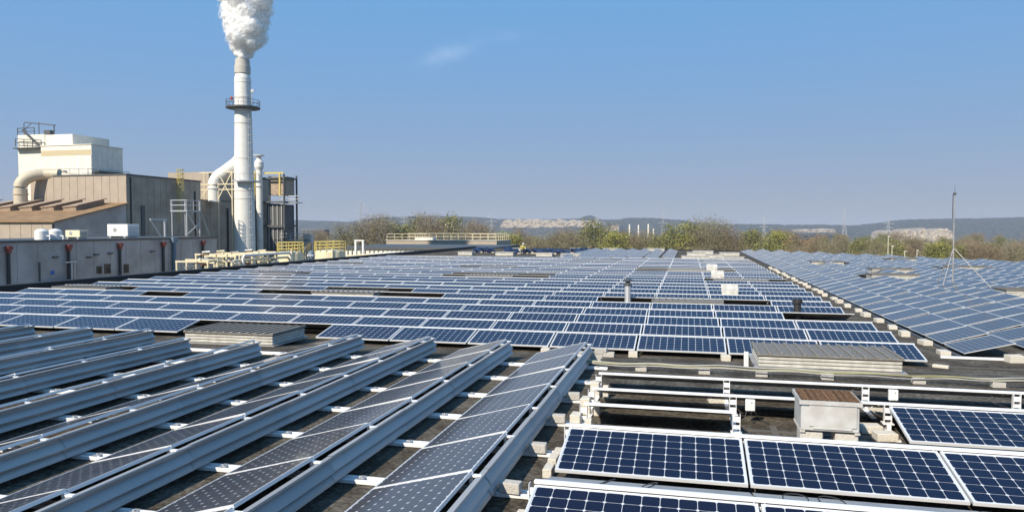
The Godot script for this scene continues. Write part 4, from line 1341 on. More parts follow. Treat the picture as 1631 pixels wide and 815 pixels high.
func build_tower_plant() -> void:
	var t := thing("process_tower", "tall steel process tower with ducts and platforms right of the chimney", "tower", Vector3(-71.0, -9, -110))
	var f := MB.new()
	for x in [0.0, 5.2]:
		for z in [0.0, -4.0]:
			f.tube([Vector3(x, 0, z), Vector3(x, 20.6, z)], 0.16, -1, 6)
	for y in [4.0, 8.0, 12.0, 16.0, 20.0]:
		f.bar(Vector3(0, y, 0), Vector3(5.2, y, 0), 0.2, 0.25)
		f.bar(Vector3(5.2, y, 0), Vector3(5.2, y, -4), 0.2, 0.25)
		f.bar(Vector3(0, y, 0), Vector3(0, y, -4), 0.2, 0.25)
	part("frame", f.mesh(), M.darksteel, t)
	part("hopper_body", boxmesh(1.6, 4.9, 0.5, 15.6, -3.6, -0.6), M.darksteel, t)
	part("filter_house", boxmesh(1.8, 5.0, 17.2, 20.3, -3.6, -0.8), M.monitor, t)
	for k in 4:
		part("rib", boxmesh(1.9 + 0.8 * k, 2.05 + 0.8 * k, 0.6, 15.4, -0.599, -0.45), M.steel, t)
	var d := MB.new()
	d.tube([Vector3(1.0, 0, 0.7), Vector3(1.0, 21.4, 0.7)], 0.55, -1, 14)
	var dp := part("riser_duct", d.mesh(), M.stack, t)
	for y in [5.0, 9.5, 14.0, 18.5]:
		var r := MB.new()
		r.lathe(Vector3(1.0, y, 0.7), [[0.54, 0], [0.66, 0], [0.66, 0.15], [0.54, 0.15]], 14)
		part("flange", r.mesh(), M.steel, dp)
	var h := MB.new()
	h.lathe(Vector3(1.0, 21.3, 0.7), [[0.55, 0], [0.75, 0.5], [0.75, 1.3], [0.4, 1.8], [0.4, 2.3], [0.9, 2.4], [0.9, 2.5], [0, 2.6]], 14)
	part("duct_head", h.mesh(), M.stack, t)
	var cl := MB.new()
	for k in 14:
		cl.box(Vector3(-0.5, 1.0 + 1.1 * k, 0.5), Vector3(0.55, 0.4, 0.5))
	cl.tube([Vector3(-0.5, 0, 0.4), Vector3(-0.5, 17.5, 0.4)], 0.2, -1, 6)
	part("bucket_line", cl.mesh(), M.rust_dark, t)
	var y1 := MB.new()
	y1.box(Vector3(-0.6, 19.2, 0.3), Vector3(1.3, 4.0, 0.15))
	for k in 3:
		y1.tube([Vector3(-1.4 + 0.7 * k, 16.5, 0.6), Vector3(-1.4 + 0.7 * k, 20.8, 0.6)], 0.09, -1, 5)
	y1.bar(Vector3(1.6, 20.8, 0.3), Vector3(5.3, 20.8, 0.3), 0.12, 0.3)
	y1.bar(Vector3(4.6, 17.0, 0.3), Vector3(4.6, 20.8, 0.3), 0.25, 0.25)
	part("yellow_guard", y1.mesh(), M.yellow, t)
	for q in [[15.9, 6.8], [9.6, 9.0], [5.6, 7.6]]:
		var p := MB.new()
		p.box(Vector3(4.2 + (q[1] - 5) * 0.5, q[0], -1.5), Vector3(q[1] - 2.5, 0.15, 1.8))
		railing(p, [Vector3(4.0, q[0], -0.6), Vector3(q[1] + 0.6, q[0], -0.6)], 1.1, 0.05)
		part("platform", p.mesh(), M.steel, t)
	var s := MB.new()
	s.bar(Vector3(5.4, 2.4, -0.4), Vector3(8.9, 6.2, -0.4), 0.3, 0.2)
	s.bar(Vector3(5.4, 5.6, -0.4), Vector3(9.4, 9.4, -0.4), 0.3, 0.2)
	for x in [8.4, 9.7]:
		s.tube([Vector3(x, 0, -1.0), Vector3(x, 10.4, -1.0)], 0.12, -1, 5)
	s.box(Vector3(9.0, 9.9, -1.0), Vector3(1.4, 1.4, 0.8))
	part("stair", s.mesh(), M.steel, t)

func build_yard() -> void:
	# a pipe yard in front of the wing: racks, tanks, rails
	for k in 2:
		var o: Vector3 = [Vector3(-41.5, -9, -70.5), Vector3(-40.5, -9, -77.5)][k]
		var r: float = [1.35, 1.75][k]
		var h: float = [9.0, 8.95][k]
		var t := thing("process_tank", ["smaller cream round tank with yellow railing in the pipe yard", "larger cream round tank with yellow railing in the pipe yard"][k], "tank", o, "tanks of the pipe yard")
		var m := MB.new()
		m.lathe(Vector3.ZERO, [[r, 0], [r, h], [r * 0.9, h + 0.15], [0, h + 0.25]], 24)
		part("shell", m.mesh(), M.cream_tank, t)
		var g := MB.new()
		for i in 14:
			var a := TAU * i / 14
			var b := TAU * (i + 1) / 14
			var p := Vector3(cos(a) * r, h, sin(a) * r)
			var q := Vector3(cos(b) * r, h, sin(b) * r)
			g.tube([p, p + Vector3.UP * 1.15], 0.05, -1, 4)
			for y in [0.45, 0.8, 1.15]:
				g.tube([p + Vector3.UP * y, q + Vector3.UP * y], 0.045, -1, 4)
		part("railing", g.mesh(), M.yellow, t)
		var c := MB.new()
		c.tube([Vector3(r * 0.6, 4, r * 0.85), Vector3(r * 0.6, h + 0.4, r * 0.85)], 0.09, -1, 6)
		part("fill_pipe", c.mesh(), M.cream_steel, t)
	var sp := thing("striped_vessel", "small blue and white vessel between the two cream tanks", "vessel", Vector3(-41.0, -1.2, -74.0))
	var sm := MB.new()
	sm.lathe(Vector3.ZERO, [[0.0, 0.0], [0.35, 0.3], [0.42, 0.8], [0.35, 1.2], [0, 1.4]], 14)
	part("shell", sm.mesh(), M.bluepipe, sp)
	var sm2 := MB.new()
	sm2.lathe(Vector3.ZERO, [[0.425, 0.7], [0.435, 0.72], [0.435, 0.9], [0.42, 0.92]], 14)
	part("white_band", sm2.mesh(), M.white, sp)
	part("pedestal", boxmesh(-0.3, 0.3, -7.8, 0.1, -0.3, 0.3), M.cream_steel, sp)
	rng.seed = 12
	for k in 9:
		var z0 := -56.5 - 1.2 * k
		var t := thing("pipe_rack", "cream pipe bridge bay with lagged pipes in the yard, %s from left" % nth(k), "pipe rack", Vector3(-43.0 + 0.1 * k, -9, z0), "pipe racks of the yard")
		var f := MB.new()
		var top := 8.7 + (0.35 if k > 1 else 0.0) + 0.1 * (k % 3)
		for x in [-1.6, 1.6]:
			f.tube([Vector3(x, 0, 0), Vector3(x, top, 0)], 0.1, -1, 5)
		for y in [7.0, 7.8, top]:
			f.bar(Vector3(-1.7, y, 0), Vector3(1.7, y, 0), 0.14, 0.14)
		part("frame", f.mesh(), M.cream_steel, t)
		for j in 5:
			var p := MB.new()
			var y := 6.9 + 0.45 * j + rng.randf_range(-0.1, 0.1)
			var x := -1.2 + 0.6 * ((j * 2 + k) % 5)
			p.tube([Vector3(x, y, 0.1), Vector3(x, y, -1.1)], 0.1 + 0.07 * rng.randf(), -1, 8)
			if j % 2 == 0:
				p.tube([Vector3(x, y, -0.4), Vector3(x, y + 0.7, -0.4), Vector3(x + 0.8, y + 0.75, -0.4)], 0.09, -1, 6)
			part("pipe", p.mesh(), [M.cream_steel, M.stack, M.cream_tank, M.sheet, M.rust][(j + k) % 5], t)
		var v := MB.new()
		v.lathe(Vector3(0.4, 7.6, -0.5), [[0.0, -0.3], [0.25, -0.2], [0.3, 0.2], [0.0, 0.4]], 10)
		v.box(Vector3(1.5, 7.3, -0.3), Vector3(0.6, 0.5, 0.5))
		part("valve", v.mesh(), M.yellow if k % 2 == 0 else M.rust, t)
	for k in 3:
		var t := thing("pipe_loop", "white pipe run along the yard, %s from bottom" % nth(k), "pipe", Vector3(-40.9 + 0.2 * k, 0, 0), "pipe runs of the yard")
		var m := MB.new()
		var y: float = [-1.0, -0.35, 0.1][k]
		m.tube([Vector3(0, -9, -57.6 - 1.4 * k), Vector3(0, y - 0.2, -57.6 - 1.4 * k), Vector3(0, y, -57.9 - 1.4 * k), Vector3(0, y, -68.5), Vector3(0, y - 0.2, -68.8), Vector3(0, -9, -68.8)], 0.13, -1, 8)
		part("pipe", m.mesh(), [M.stack, M.cream_steel, M.stack][k], t)
		var c := MB.new()
		for i in 6:
			c.lathe(Vector3(0, -3.0 - i, -68.8), [[0.13, 0], [0.2, 0], [0.2, 0.08], [0.13, 0.08]], 8)
		part("collar", c.mesh(), M.steel, t)
	# right part of the yard: white steel frames
	for k in 6:
		var z0 := -82.0 - 3.2 * k
		var t := thing("open_frame", "pale open steel frame with pipes right of the tanks, %s from left" % nth(k), "frame", Vector3(-41.0, -9, z0), "open frames right of the tanks")
		var f := MB.new()
		for x in [-1.2, 1.2]:
			for z in [0.0, -2.4]:
				f.tube([Vector3(x, 0, z), Vector3(x, 8.2, z)], 0.1, -1, 5)
		for y in [7.0, 7.6, 8.2]:
			f.bar(Vector3(1.2, y, 0.1), Vector3(1.2, y, -2.5), 0.12, 0.12)
			f.bar(Vector3(-1.2, y, 0), Vector3(1.2, y, 0), 0.12, 0.12)
		part("frame", f.mesh(), M.stack if k > 2 else M.cream_steel, t)
		for j in 4:
			var m := MB.new()
			m.tube([Vector3(-0.9 + 0.55 * j, 6.8 + 0.25 * (j % 3), 0.3), Vector3(-0.9 + 0.55 * j, 6.8 + 0.25 * (j % 3), -2.7)], 0.15, -1, 8)
			part("pipe", m.mesh(), [M.stack, M.darksteel, M.cream_tank, M.sheet][j], t)
	var gt := thing("white_portal", "white steel portal post beside the ribbed wall", "post", Vector3(-47.5, -9, -100))
	for x in [-0.6, 0.6]:
		part("post", boxmesh(x - 0.13, x + 0.13, 0, 9.7, -0.13, 0.13), M.white, gt)
	part("beam", boxmesh(-0.8, 0.8, 9.702, 9.9, -0.15, 0.15), M.white, gt)
	var ll := thing("yard_lamp", "thin yard lamp post with a flat head", "lamp post", Vector3(-44.5, -9, -86))
	var lm := MB.new()
	lm.tube([Vector3(0, 0, 0), Vector3(0, 10.3, 0)], 0.07, -1, 6)
	part("pole", lm.mesh(), M.steel, ll)
	part("head", boxmesh(-0.35, 0.35, 10.301, 10.5, -0.2, 0.2), M.darksteel, ll)
	# ribbed pale hall
	var e := thing("ribbed_hall", "low hall with a pale ribbed metal wall beyond the left parapet", "building", Vector3(-43, -9, -106))
	part("wall", boxmesh(-11, 14, 0, 8.3, -18, 0), M.wall_white, e)
	var rb := MB.new()
	rb.box(Vector3(0, 4.1, 0.1), Vector3(0.12, 8.2, 0.2))
	var rm := rb.mesh()
	for k in 34:
		part("rib", rm, M.sheet, e, Vector3(-10.8 + 0.74 * k, 0, 0))
	part("roof_edge", boxmesh(-11.1, 14.2, 8.302, 8.7, -18.1, 0.25), M.darksteel, e)
	var g := thing("railed_building", "long cream flat building with a roof railing beyond the parapet", "building", Vector3(-50, -9, -140))
	part("wall", boxmesh(-10.5, 13, 0, 9.1, -12, 0), M.wall_cream, g)
	var gr := MB.new()
	railing(gr, [Vector3(-10.4, 9.1, -0.2), Vector3(12.9, 9.1, -0.2), Vector3(12.9, 9.1, -11.8)], 1.3, 0.05, 1.6)
	railing(gr, [Vector3(-10.4, 9.1, -11.8), Vector3(12.9, 9.1, -11.8)], 1.3, 0.05, 1.6)
	part("railing", gr.mesh(), M.cream_steel, g)
	part("conveyor", boxmesh(-5.0, -1.0, 9.11, 9.6, -4.0, -2.0), M.wall_white, g)
	part("roof_trim", boxmesh(-10.6, 13.1, 9.102, 9.2, 0.02, 0.15), M.wall_white, g)


# ---------------------------------------------------------------- the land beyond
func land_y(d: float) -> float:
	return -9.0 - 36.0 * smoothstep(300.0, 1700.0, d)

func build_land() -> void:
	var s := MB.new()
	var rings := [0.0, 60.0, 150.0, 300.0, 450.0, 600.0, 800.0, 1000.0, 1250.0, 1500.0, 1800.0, 2400.0, 3500.0, 5000.0]
	for k in rings.size() - 1:
		for j in 48:
			var a := TAU * j / 48
			var b := TAU * (j + 1) / 48
			var r0: float = rings[k]
			var r1: float = rings[k + 1]
			s.quad(Vector3(cos(a) * r0, land_y(r0), -sin(a) * r0), Vector3(cos(a) * r1, land_y(r1), -sin(a) * r1), Vector3(cos(b) * r1, land_y(r1), -sin(b) * r1), Vector3(cos(b) * r0, land_y(r0), -sin(b) * r0))
	structure("ground", s.mesh(), M.grass, "flat green and brown land around the works", "ground")
	# wooded ridge on the skyline, 3 km off
	var prof := [[-5200.0, 28.0], [-4000.0, 40.0], [-2300.0, 35.4], [-1837.0, 37.2], [-1725.0, 34.1], [-1584.0, 31.0], [-1462.0, 24.3], [-1341.0, 36.0], [-1281.0, 46.9], [-1106.0, 51.8], [-991.0, 48.7], [-879.0, 45.6], [-768.0, 37.3], [-632.0, 34.3], [-499.0, 36.6], [-440.0, 39.0], [-395.0, 51.0], [-352.0, 34.5], [-279.0, 33.5], [-241.0, 41.0], [-141.0, 40.7], [-42.0, 32.9], [31.0, 22.7], [127.0, 15.1], [246.0, 15.0], [384.0, 12.5], [475.0, 12.4], [609.0, 9.9], [696.0, 19.3], [782.0, 30.9], [867.0, 33.0], [992.0, 35.0], [1114.0, 36.9], [1176.0, 39.0], [2200.0, 45.0], [4000.0, 38.0]]
	var f := FastNoiseLite.new()
	f.seed = 7
	f.frequency = 0.02
	f.fractal_octaves = 4
	var f2 := FastNoiseLite.new()
	f2.seed = 17
	f2.frequency = 0.09
	f2.fractal_octaves = 2
	var hill := MB.new()
	var rows := 26
	var prev := []
	var x := -5200.0
	var q := 0
	var grid := []
	while x <= 4000.0:
		while q < prof.size() - 2 and x > prof[q + 1][0]:
			q += 1
		var u: float = (x - prof[q][0]) / (prof[q + 1][0] - prof[q][0])
		u = u * u * (3 - 2 * u)
		var top := lerpf(prof[q][1], prof[q + 1][1], u)
		var colm := []
		for j in rows:
			var w := float(j) / (rows - 1)
			var z := -2050.0 - 1300.0 * w
			var h := lerpf(-47.0, top, smoothstep(0.0, 0.73, w)) - 60.0 * smoothstep(0.76, 1.0, w)
			h += (f.get_noise_2d(x * 0.35, z * 0.35) * 7.0 * (1.0 - smoothstep(0.55, 0.72, w)) + f2.get_noise_2d(x, z) * 3.5) * smoothstep(0.0, 0.1, w)
			colm.append(Vector3(x, h, z))
		grid.append(colm)
		x += 9.0 if x > -2500.0 and x < 1600.0 else 60.0
	for i in grid.size() - 1:
		for j in rows - 1:
			hill.quad(grid[i][j], grid[i + 1][j], grid[i + 1][j + 1], grid[i][j + 1])
	structure("hills", hill.mesh(), M.hill, "wooded blue-green hills along the horizon", "hills")
	quarry("left_quarry", "long pale quarry face on the hills left of centre", -690.0, -278.0, 29.0, 6.5, -2560.0, 3)
	quarry("right_quarry", "pale stepped quarry face on the right-hand hill", 478.0, 665.0, -6.0, -34.0, -2030.0, 5)
	quarry("small_quarry", "small pale rock scar on the middle hill", -247.0, -212.0, 9.0, -4.0, -2330.0, 4)
	quarry("far_scar", "thin pale scar far right below the skyline", 310.0, 430.0, -2.0, -6.0, -2300.0, 6)
	build_trees()
	build_far_things()

func quarry(called: String, label: String, x0: float, x1: float, top: float, bottom: float, z: float, seed_: int) -> void:
	var f := FastNoiseLite.new()
	f.seed = seed_
	f.frequency = 0.03
	f.fractal_octaves = 4
	var m := MB.new()
	var n := 60
	var lv := 9
	var g := []
	for i in n + 1:
		var u := float(i) / n
		var x := lerpf(x0, x1, u)
		var edge := smoothstep(0.0, 0.09, u) * smoothstep(1.0, 0.9, u)
		var t := lerpf(bottom, top + f.get_noise_2d(x, 7.0) * (top - bottom) * 0.55, edge)
		var c := []
		for j in lv:
			var w := float(j) / (lv - 1)
			var bench := floorf(w * 3.0) / 3.0
			c.append(Vector3(x, lerpf(bottom - 6.0, t, w) , z - 26.0 * bench - 4.0 * w + f.get_noise_2d(x * 2.0, w * 60.0) * 7.0 - 60.0 * (1.0 - edge)))
		c.append(Vector3(x, t - 2.0, z - 160.0))
		g.append(c)
	for i in n:
		for j in lv:
			m.quad(g[i][j], g[i + 1][j], g[i + 1][j + 1], g[i][j + 1])
	var o := part("quarry", m.mesh(), M.quarry, self)
	describe(o, label, "quarry", "", "structure")

func tree_proto(kind: int, seed_: int) -> Array:
	# unit tree about 10 m high: [wood mesh, crown mesh]
	rng.seed = seed_
	var wood := MB.new()
	var crown := MB.new()
	crown.tinted = true
	var tips := []
	var lean := Vector3(rng.randf_range(-0.4, 0.4), 0, rng.randf_range(-0.4, 0.4))
	wood.tube([Vector3.ZERO, Vector3(0, 2.0, 0) + lean * 0.3, Vector3(0, 5.0, 0) + lean, Vector3(0, 8.6, 0) + lean * 1.5], 0.24, 0.04, 6)
	for k in 15:
		var y := 2.0 + 6.0 * k / 15.0
		var a := k * 2.4 + rng.randf() * 0.8
		var r := (3.4 - 0.30 * y) * rng.randf_range(0.75, 1.15)
		var p0 := Vector3(0, y, 0) + lean * y * 0.17
		var d := Vector3(cos(a), 0, sin(a))
		var p1 := p0 + d * r * 0.5 + Vector3.UP * rng.randf_range(0.5, 1.0)
		var p2 := p0 + d * r + Vector3.UP * rng.randf_range(1.2, 2.2)
		wood.tube([p0, p1, p2], 0.085, 0.02, 5)
		tips.append_array([p1, p2, p2, p1.lerp(p2, 0.5)])
		for j in 3:
			var b := a + rng.randf_range(-1.3, 1.3)
			var p3 := p1.lerp(p2, rng.randf_range(0.1, 0.8)) + Vector3(cos(b), 0, sin(b)) * rng.randf_range(0.5, 1.1) + Vector3.UP * rng.randf_range(0.4, 1.2)
			wood.tube([p1.lerp(p2, 0.3), p3], 0.04, 0.012, 4)
			tips.append_array([p3, p3])
	tips.append(Vector3(0, 9.0, 0) + lean * 1.5)
	var bases := [Color(0.235, 0.23, 0.055), Color(0.18, 0.18, 0.06), Color(0.22, 0.165, 0.1), Color(0.21, 0.185, 0.11)]
	var bc: Color = bases[kind]
	var count: int = [3600, 3400, 5200, 4600][kind]
	for k in count:
		var t: Vector3 = tips[rng.randi() % tips.size()]
		var sp := 0.62 if kind < 2 else 0.8
		var p := t + Vector3(rng.randfn(0, sp), rng.randfn(0, sp * 0.8), rng.randfn(0, sp))
		if p.y < 0.6:
			continue
		var v := rng.randf_range(0.7, 1.35)
		crown.col = Color(bc.r * v * rng.randf_range(0.9, 1.1), bc.g * v, bc.b * v)
		var d := Vector3(rng.randf_range(-1, 1), rng.randf_range(-1, 1), rng.randf_range(-1, 1)).normalized()
		var e := d.cross(Vector3(rng.randf_range(-1, 1), rng.randf_range(-1, 1), 0.3)).normalized()
		if kind < 2:
			var s := rng.randf_range(0.1, 0.21)
			crown.quad(p - d * s, p + e * s * 0.6, p + d * s, p - e * s * 0.6)
		else:
			# twig sprays
			d = (d + Vector3.UP * 0.7).normalized()
			var s := rng.randf_range(0.2, 0.45)
			crown.tri(p, p + d * s + e * 0.045, p + d * s * 0.9 - e * 0.05)
	return [wood.mesh(), crown.mesh()]

func build_trees() -> void:
	var protos := []
	for k in 8:
		protos.append(tree_proto([0, 1, 2, 3, 0, 2, 1, 3][k], 100 + k))
	var kinds := ["yellow-green", "olive-green", "bare reddish-brown", "bare grey-brown"]
	var kk := [0, 1, 2, 3, 0, 2, 1, 3]
	# x of the picture's tree line in plan: [x at z, z, height, prototype]
	var list := []
	rng.seed = 77
	var spec := [[-0.585, 10.1, 3], [-0.565, 10.5, 7], [-0.545, 9.8, 5], [-0.52, 10.1, 3], [-0.5, 12.7, 7], [-0.475, 13.1, 3], [-0.455, 14.6, 5], [-0.435, 15.0, 3], [-0.415, 12.7, 6], [-0.395, 12.7, 1], [-0.375, 14.6, 7], [-0.355, 14.6, 5], [-0.335, 14.1, 6], [-0.315, 12.2, 3], [-0.295, 12.7, 2], [-0.278, 11.1, 7], [-0.262, 10.1, 3], [-0.245, 11.2, 0], [-0.228, 10.4, 5], [-0.205, 9.9, 7], [-0.185, 10.4, 3], [-0.165, 10.6, 2], [-0.15, 11.7, 7], [-0.13, 12.9, 1], [-0.115, 11.7, 3], [-0.095, 11.7, 4], [-0.075, 10.5, 5], [-0.055, 10.5, 7], [-0.035, 10.9, 6], [-0.018, 10.9, 1], [0.0, 12.3, 4], [0.02, 13.3, 7], [0.038, 12.9, 3], [0.058, 10.9, 5], [0.078, 10.5, 6], [0.095, 10.5, 1], [0.115, 10.5, 4], [0.135, 10.1, 2], [0.155, 9.4, 5], [0.172, 9.5, 7], [0.19, 8.9, 3], [0.21, 8.7, 6], [0.23, 8.7, 7], [0.252, 8.7, 1], [0.275, 8.9, 5], [0.298, 9.2, 4], [0.318, 9.2, 6], [0.338, 9.4, 2], [0.36, 9.6, 5], [0.382, 9.6, 7], [0.405, 9.4, 2]]
	for k in spec.size():
		var a: Array = spec[k]
		var z := -190.0 - rng.randf_range(-18.0, 30.0)
		list.append([a[0] * -z, z, a[1] * -z / 200.0, a[2]])
	var count := {}
	for k in list.size():
		var a: Array = list[k]
		var p: Array = protos[a[3]]
		var kd: int = kk[a[3]]
		var i: int = count.get(kd, 0)
		count[kd] = i + 1
		var t := thing("tree", "%s tree in the line behind the roof, %s of its colour from left" % [kinds[kd], nth(i)], "tree", Vector3(a[0], land_y(-a[1]) - 0.1, a[1]), "trees behind the solar roof")
		part("trunk", p[0], M.bark, t)
		part("crown", p[1], M.leaf, t)
		t.rotation.y = k * 1.7
		t.scale = Vector3(1.15, 1.0, 1.15) * a[2] / 10.0
	# undergrowth and the deeper wood behind the front trees
	var mm := MultiMesh.new()
	mm.transform_format = MultiMesh.TRANSFORM_3D
	mm.mesh = protos[3][1]
	var wm := [MultiMesh.new(), MultiMesh.new(), MultiMesh.new()]
	var tr := [[], [], []]
	rng.seed = 9
	for k in 900:
		var z := -rng.randf_range(185.0, 330.0) if k < 420 else -rng.randf_range(330.0, 1200.0)
		var x := z * rng.randf_range(-0.55, 0.66)
		var h := rng.randf_range(5.0, 8.0) if k < 420 else rng.randf_range(7.0, 11.0)
		if x < -20 and z > -200:
			continue
		var b := Basis(Vector3.UP, rng.randf() * TAU).scaled(Vector3(1.35, 1.0, 1.35) * h / 10.0)
		tr[rng.randi() % 3].append(Transform3D(b, Vector3(x, land_y(Vector2(x, z).length()) - 0.6, z)))
	for i in 3:
		wm[i].transform_format = MultiMesh.TRANSFORM_3D
		wm[i].mesh = protos[[3, 5, 6][i]][1]
		wm[i].instance_count = tr[i].size()
		for k in tr[i].size():
			wm[i].set_instance_transform(k, tr[i][k])
		var o := MultiMeshInstance3D.new()
		o.multimesh = wm[i]
		o.material_override = M.leaf
		o.name = numbered("woodland")
		add_child(o)
		describe(o, ["grey-brown undergrowth and deeper wood behind the tree line", "reddish bare brush filling the wood behind the tree line", "olive-green brush filling the wood behind the tree line"][i], "woodland", "", "stuff")

func pylon(x: float, z: float, h: float, label: String) -> void:
	var t := thing("pylon", label, "pylon", Vector3(x, land_y(Vector2(x, z).length()), z), "power pylons on the plain")
	var m := MB.new()
	var w := h * 0.09
	var r := maxf(0.12, -z * 0.00022)
	for sx in [-1.0, 1.0]:
		for sz in [-1.0, 1.0]:
			m.tube([Vector3(sx * w, 0, sz * w), Vector3(sx * w * 0.3, h * 0.55, sz * w * 0.3), Vector3(0, h, 0)], r, -1, 4)
	for k in 7:
		var y0 := h * 0.09 * k
		var y1 := h * 0.09 * (k + 1)
		var w0 := lerpf(w, w * 0.3, minf(1, y0 / (h * 0.55)))
		var w1 := lerpf(w, w * 0.3, minf(1, y1 / (h * 0.55)))
		for sz in [-1.0, 1.0]:
			m.tube([Vector3(-w0, y0, sz * w0), Vector3(w1, y1, sz * w1)], r * 0.6, -1, 3)
			m.tube([Vector3(w0, y0, sz * w0), Vector3(-w1, y1, sz * w1)], r * 0.6, -1, 3)
	part("tower", m.mesh(), M.pylon, t)
	for q in [0.66, 0.78, 0.9]:
		var a := MB.new()
		var l := h * (0.16 if q == 0.78 else 0.12)
		a.tube([Vector3(-l, h * q, 0), Vector3(l, h * q, 0)], r * 0.8, -1, 4)
		a.tube([Vector3(-l, h * q, 0), Vector3(0, h * (q + 0.04), 0), Vector3(l, h * q, 0)], r * 0.6, -1, 4)
		part("cross_arm", a.mesh(), M.pylon, t)

func build_far_things() -> void:
	for q in [[-0.4722, 900.0, 66.0, "tall lattice pylon left of centre above the brown trees"], [-0.404, 1100.0, 58.0, "thin pylon behind the highest brown trees"], [-0.2717, 1200.0, 62.0, "lattice pylon at the left end of the long quarry"], [-0.122, 1300.0, 62.0, "faint pylon at the right end of the long quarry"], [-0.0336, 1000.0, 54.0, "lattice pylon in front of the middle hill"], [0.095, 1000.0, 46.0, "slim pylon right of the twin bare trees"], [0.1919, 1400.0, 78.0, "tall pylon left of the stepped quarry"], [0.243, 1600.0, 70.0, "faint far pylon behind the stepped quarry"], [0.408, 1000.0, 75.0, "faint tall pylon at the right picture edge"]]:
		pylon(q[0] * q[1], -q[1], q[2], q[3])
	for k in 2:
		var t := thing("silo", ["left one of two pale concrete silos beyond the trees", "right one of two pale concrete silos beyond the trees"][k], "silo", Vector3(-0.3385 * 800 + 7.5 * k, land_y(800), -800), "twin silos")
		var m := MB.new()
		m.lathe(Vector3.ZERO, [[3.2, 0], [3.2, 26.5 + k], [2.8, 27.2 + k], [0, 27.4 + k]], 18)
		part("shell", m.mesh(), M.wall_white, t)
		var c := MB.new()
		c.box(Vector3(0, 28.0 + k, 0), Vector3(1.6, 1.2, 1.6))
		part("cap", c.mesh(), M.sheet, t)
	for k in 4:
		var x: float = [-0.078, -0.066, -0.053, -0.046][k]
		var t := thing("slim_stack", "slim white stack in front of the middle hill, %s of four from left" % nth(k), "stack", Vector3(x * 700, land_y(700), -700), "four slim stacks")
		var m := MB.new()
		m.lathe(Vector3.ZERO, [[0.9, 0], [0.7, [21.0, 20.5, 21.5, 17.0][k]], [0.3, [21.6, 21.1, 22.1, 17.5][k]], [0, [21.6, 21.1, 22.1, 17.5][k]]], 10)
		part("shaft", m.mesh(), M.wall_white, t)
	var cv := thing("conveyor_bridge", "white inclined conveyor bridge left of the green tree", "conveyor", Vector3(-0.278 * 450, land_y(450), -450))
	var m := MB.new()
	m.bar(Vector3(-7, 5.3, 0), Vector3(6.5, 7.6, 0), 2.0, 0.9)
	part("gallery", m.mesh(), M.wall_white, cv)
	for x in [-4.0, 5.0]:
		part("leg", boxmesh(x - 0.3, x + 0.3, 0, 6.3 + x * 0.1, -0.3, 0.3), M.wall_white, cv)
	var fs := thing("dark_far_shed", "dark blue distant industrial shed at left beyond the works", "building", Vector3(-0.55 * 650, land_y(650), -650))
	part("wall", boxmesh(-13, 12, 0, 15.0, -10, 0), M.darksteel, fs)
	part("roof_trim", boxmesh(-13.2, 12.2, 15.01, 15.4, -10.2, 0.2), M.sheet, fs)
	for k in 6:
		part("rib", boxmesh(-12.0 + 4.4 * k, -11.5 + 4.4 * k, 0, 14.8, 0.001, 0.3), M.bluepipe, fs)
	var fh := [[0.128, 300.0, 6.0, "white far house among bare trees right of centre"], [0.148, 310.0, 5.0, "second white far house right of the green tree"], [-0.232, 330.0, 5.0, "pale far house right of the conveyor bridge"]]
	for q in fh:
		var t := thing("far_house", q[3], "house", Vector3(q[0] * q[1], land_y(q[1]), -q[1]), "far houses in the trees")
		var hb := MB.new()
		hb.box(Vector3(0, 2.4, 0), Vector3(q[2], 4.8, 6))
		part("wall", hb.mesh(), M.wall_white, t)
		var hr := MB.new()
		var w: float = q[2] * 0.5 + 0.3
		hr.quad(Vector3(-w, 4.7, 3.3), Vector3(w, 4.7, 3.3), Vector3(w, 6.6, 0), Vector3(-w, 6.6, 0))
		hr.quad(Vector3(w, 4.7, -3.3), Vector3(-w, 4.7, -3.3), Vector3(-w, 6.6, 0), Vector3(w, 6.6, 0))
		hr.tri(Vector3(w, 4.7, 3.3), Vector3(w, 4.7, -3.3), Vector3(w, 6.6, 0))
		hr.tri(Vector3(-w, 4.7, -3.3), Vector3(-w, 4.7, 3.3), Vector3(-w, 6.6, 0))
		part("roof", hr.mesh(), M.roof_brown, t)
		for i in 3:
			part("window", boxmesh(-q[2] * 0.35 + i * q[2] * 0.3, -q[2] * 0.35 + i * q[2] * 0.3 + 1.0, 2.4, 3.6, 3.001, 3.05), M.window, t)
	for k in 5:
		var q: float = [0.243, 0.2475, 0.262, 0.276, 0.176][k]
		var t := thing("lamp_post", "pale thin lamp post before the right-hand trees, %s" % ["tallest of the row", "beside the tallest", "third from left in its row", "rightmost of the row", "apart on the left"][k], "lamp post", Vector3(q * 150, -9, -150), "lamp posts behind the roof")
		var m2 := MB.new()
		m2.tube([Vector3.ZERO, Vector3(0, [10.0, 8.2, 7.2, 7.4, 6.0][k], 0)], 0.08, 0.05, 6)
		part("pole", m2.mesh(), M.wall_white, t)
		part("head", boxmesh(-0.1, 0.3, [10.0, 8.2, 7.2, 7.4, 6.0][k], [10.0, 8.2, 7.2, 7.4, 6.0][k] + 0.12, -0.1, 0.1), M.wall_white, t)


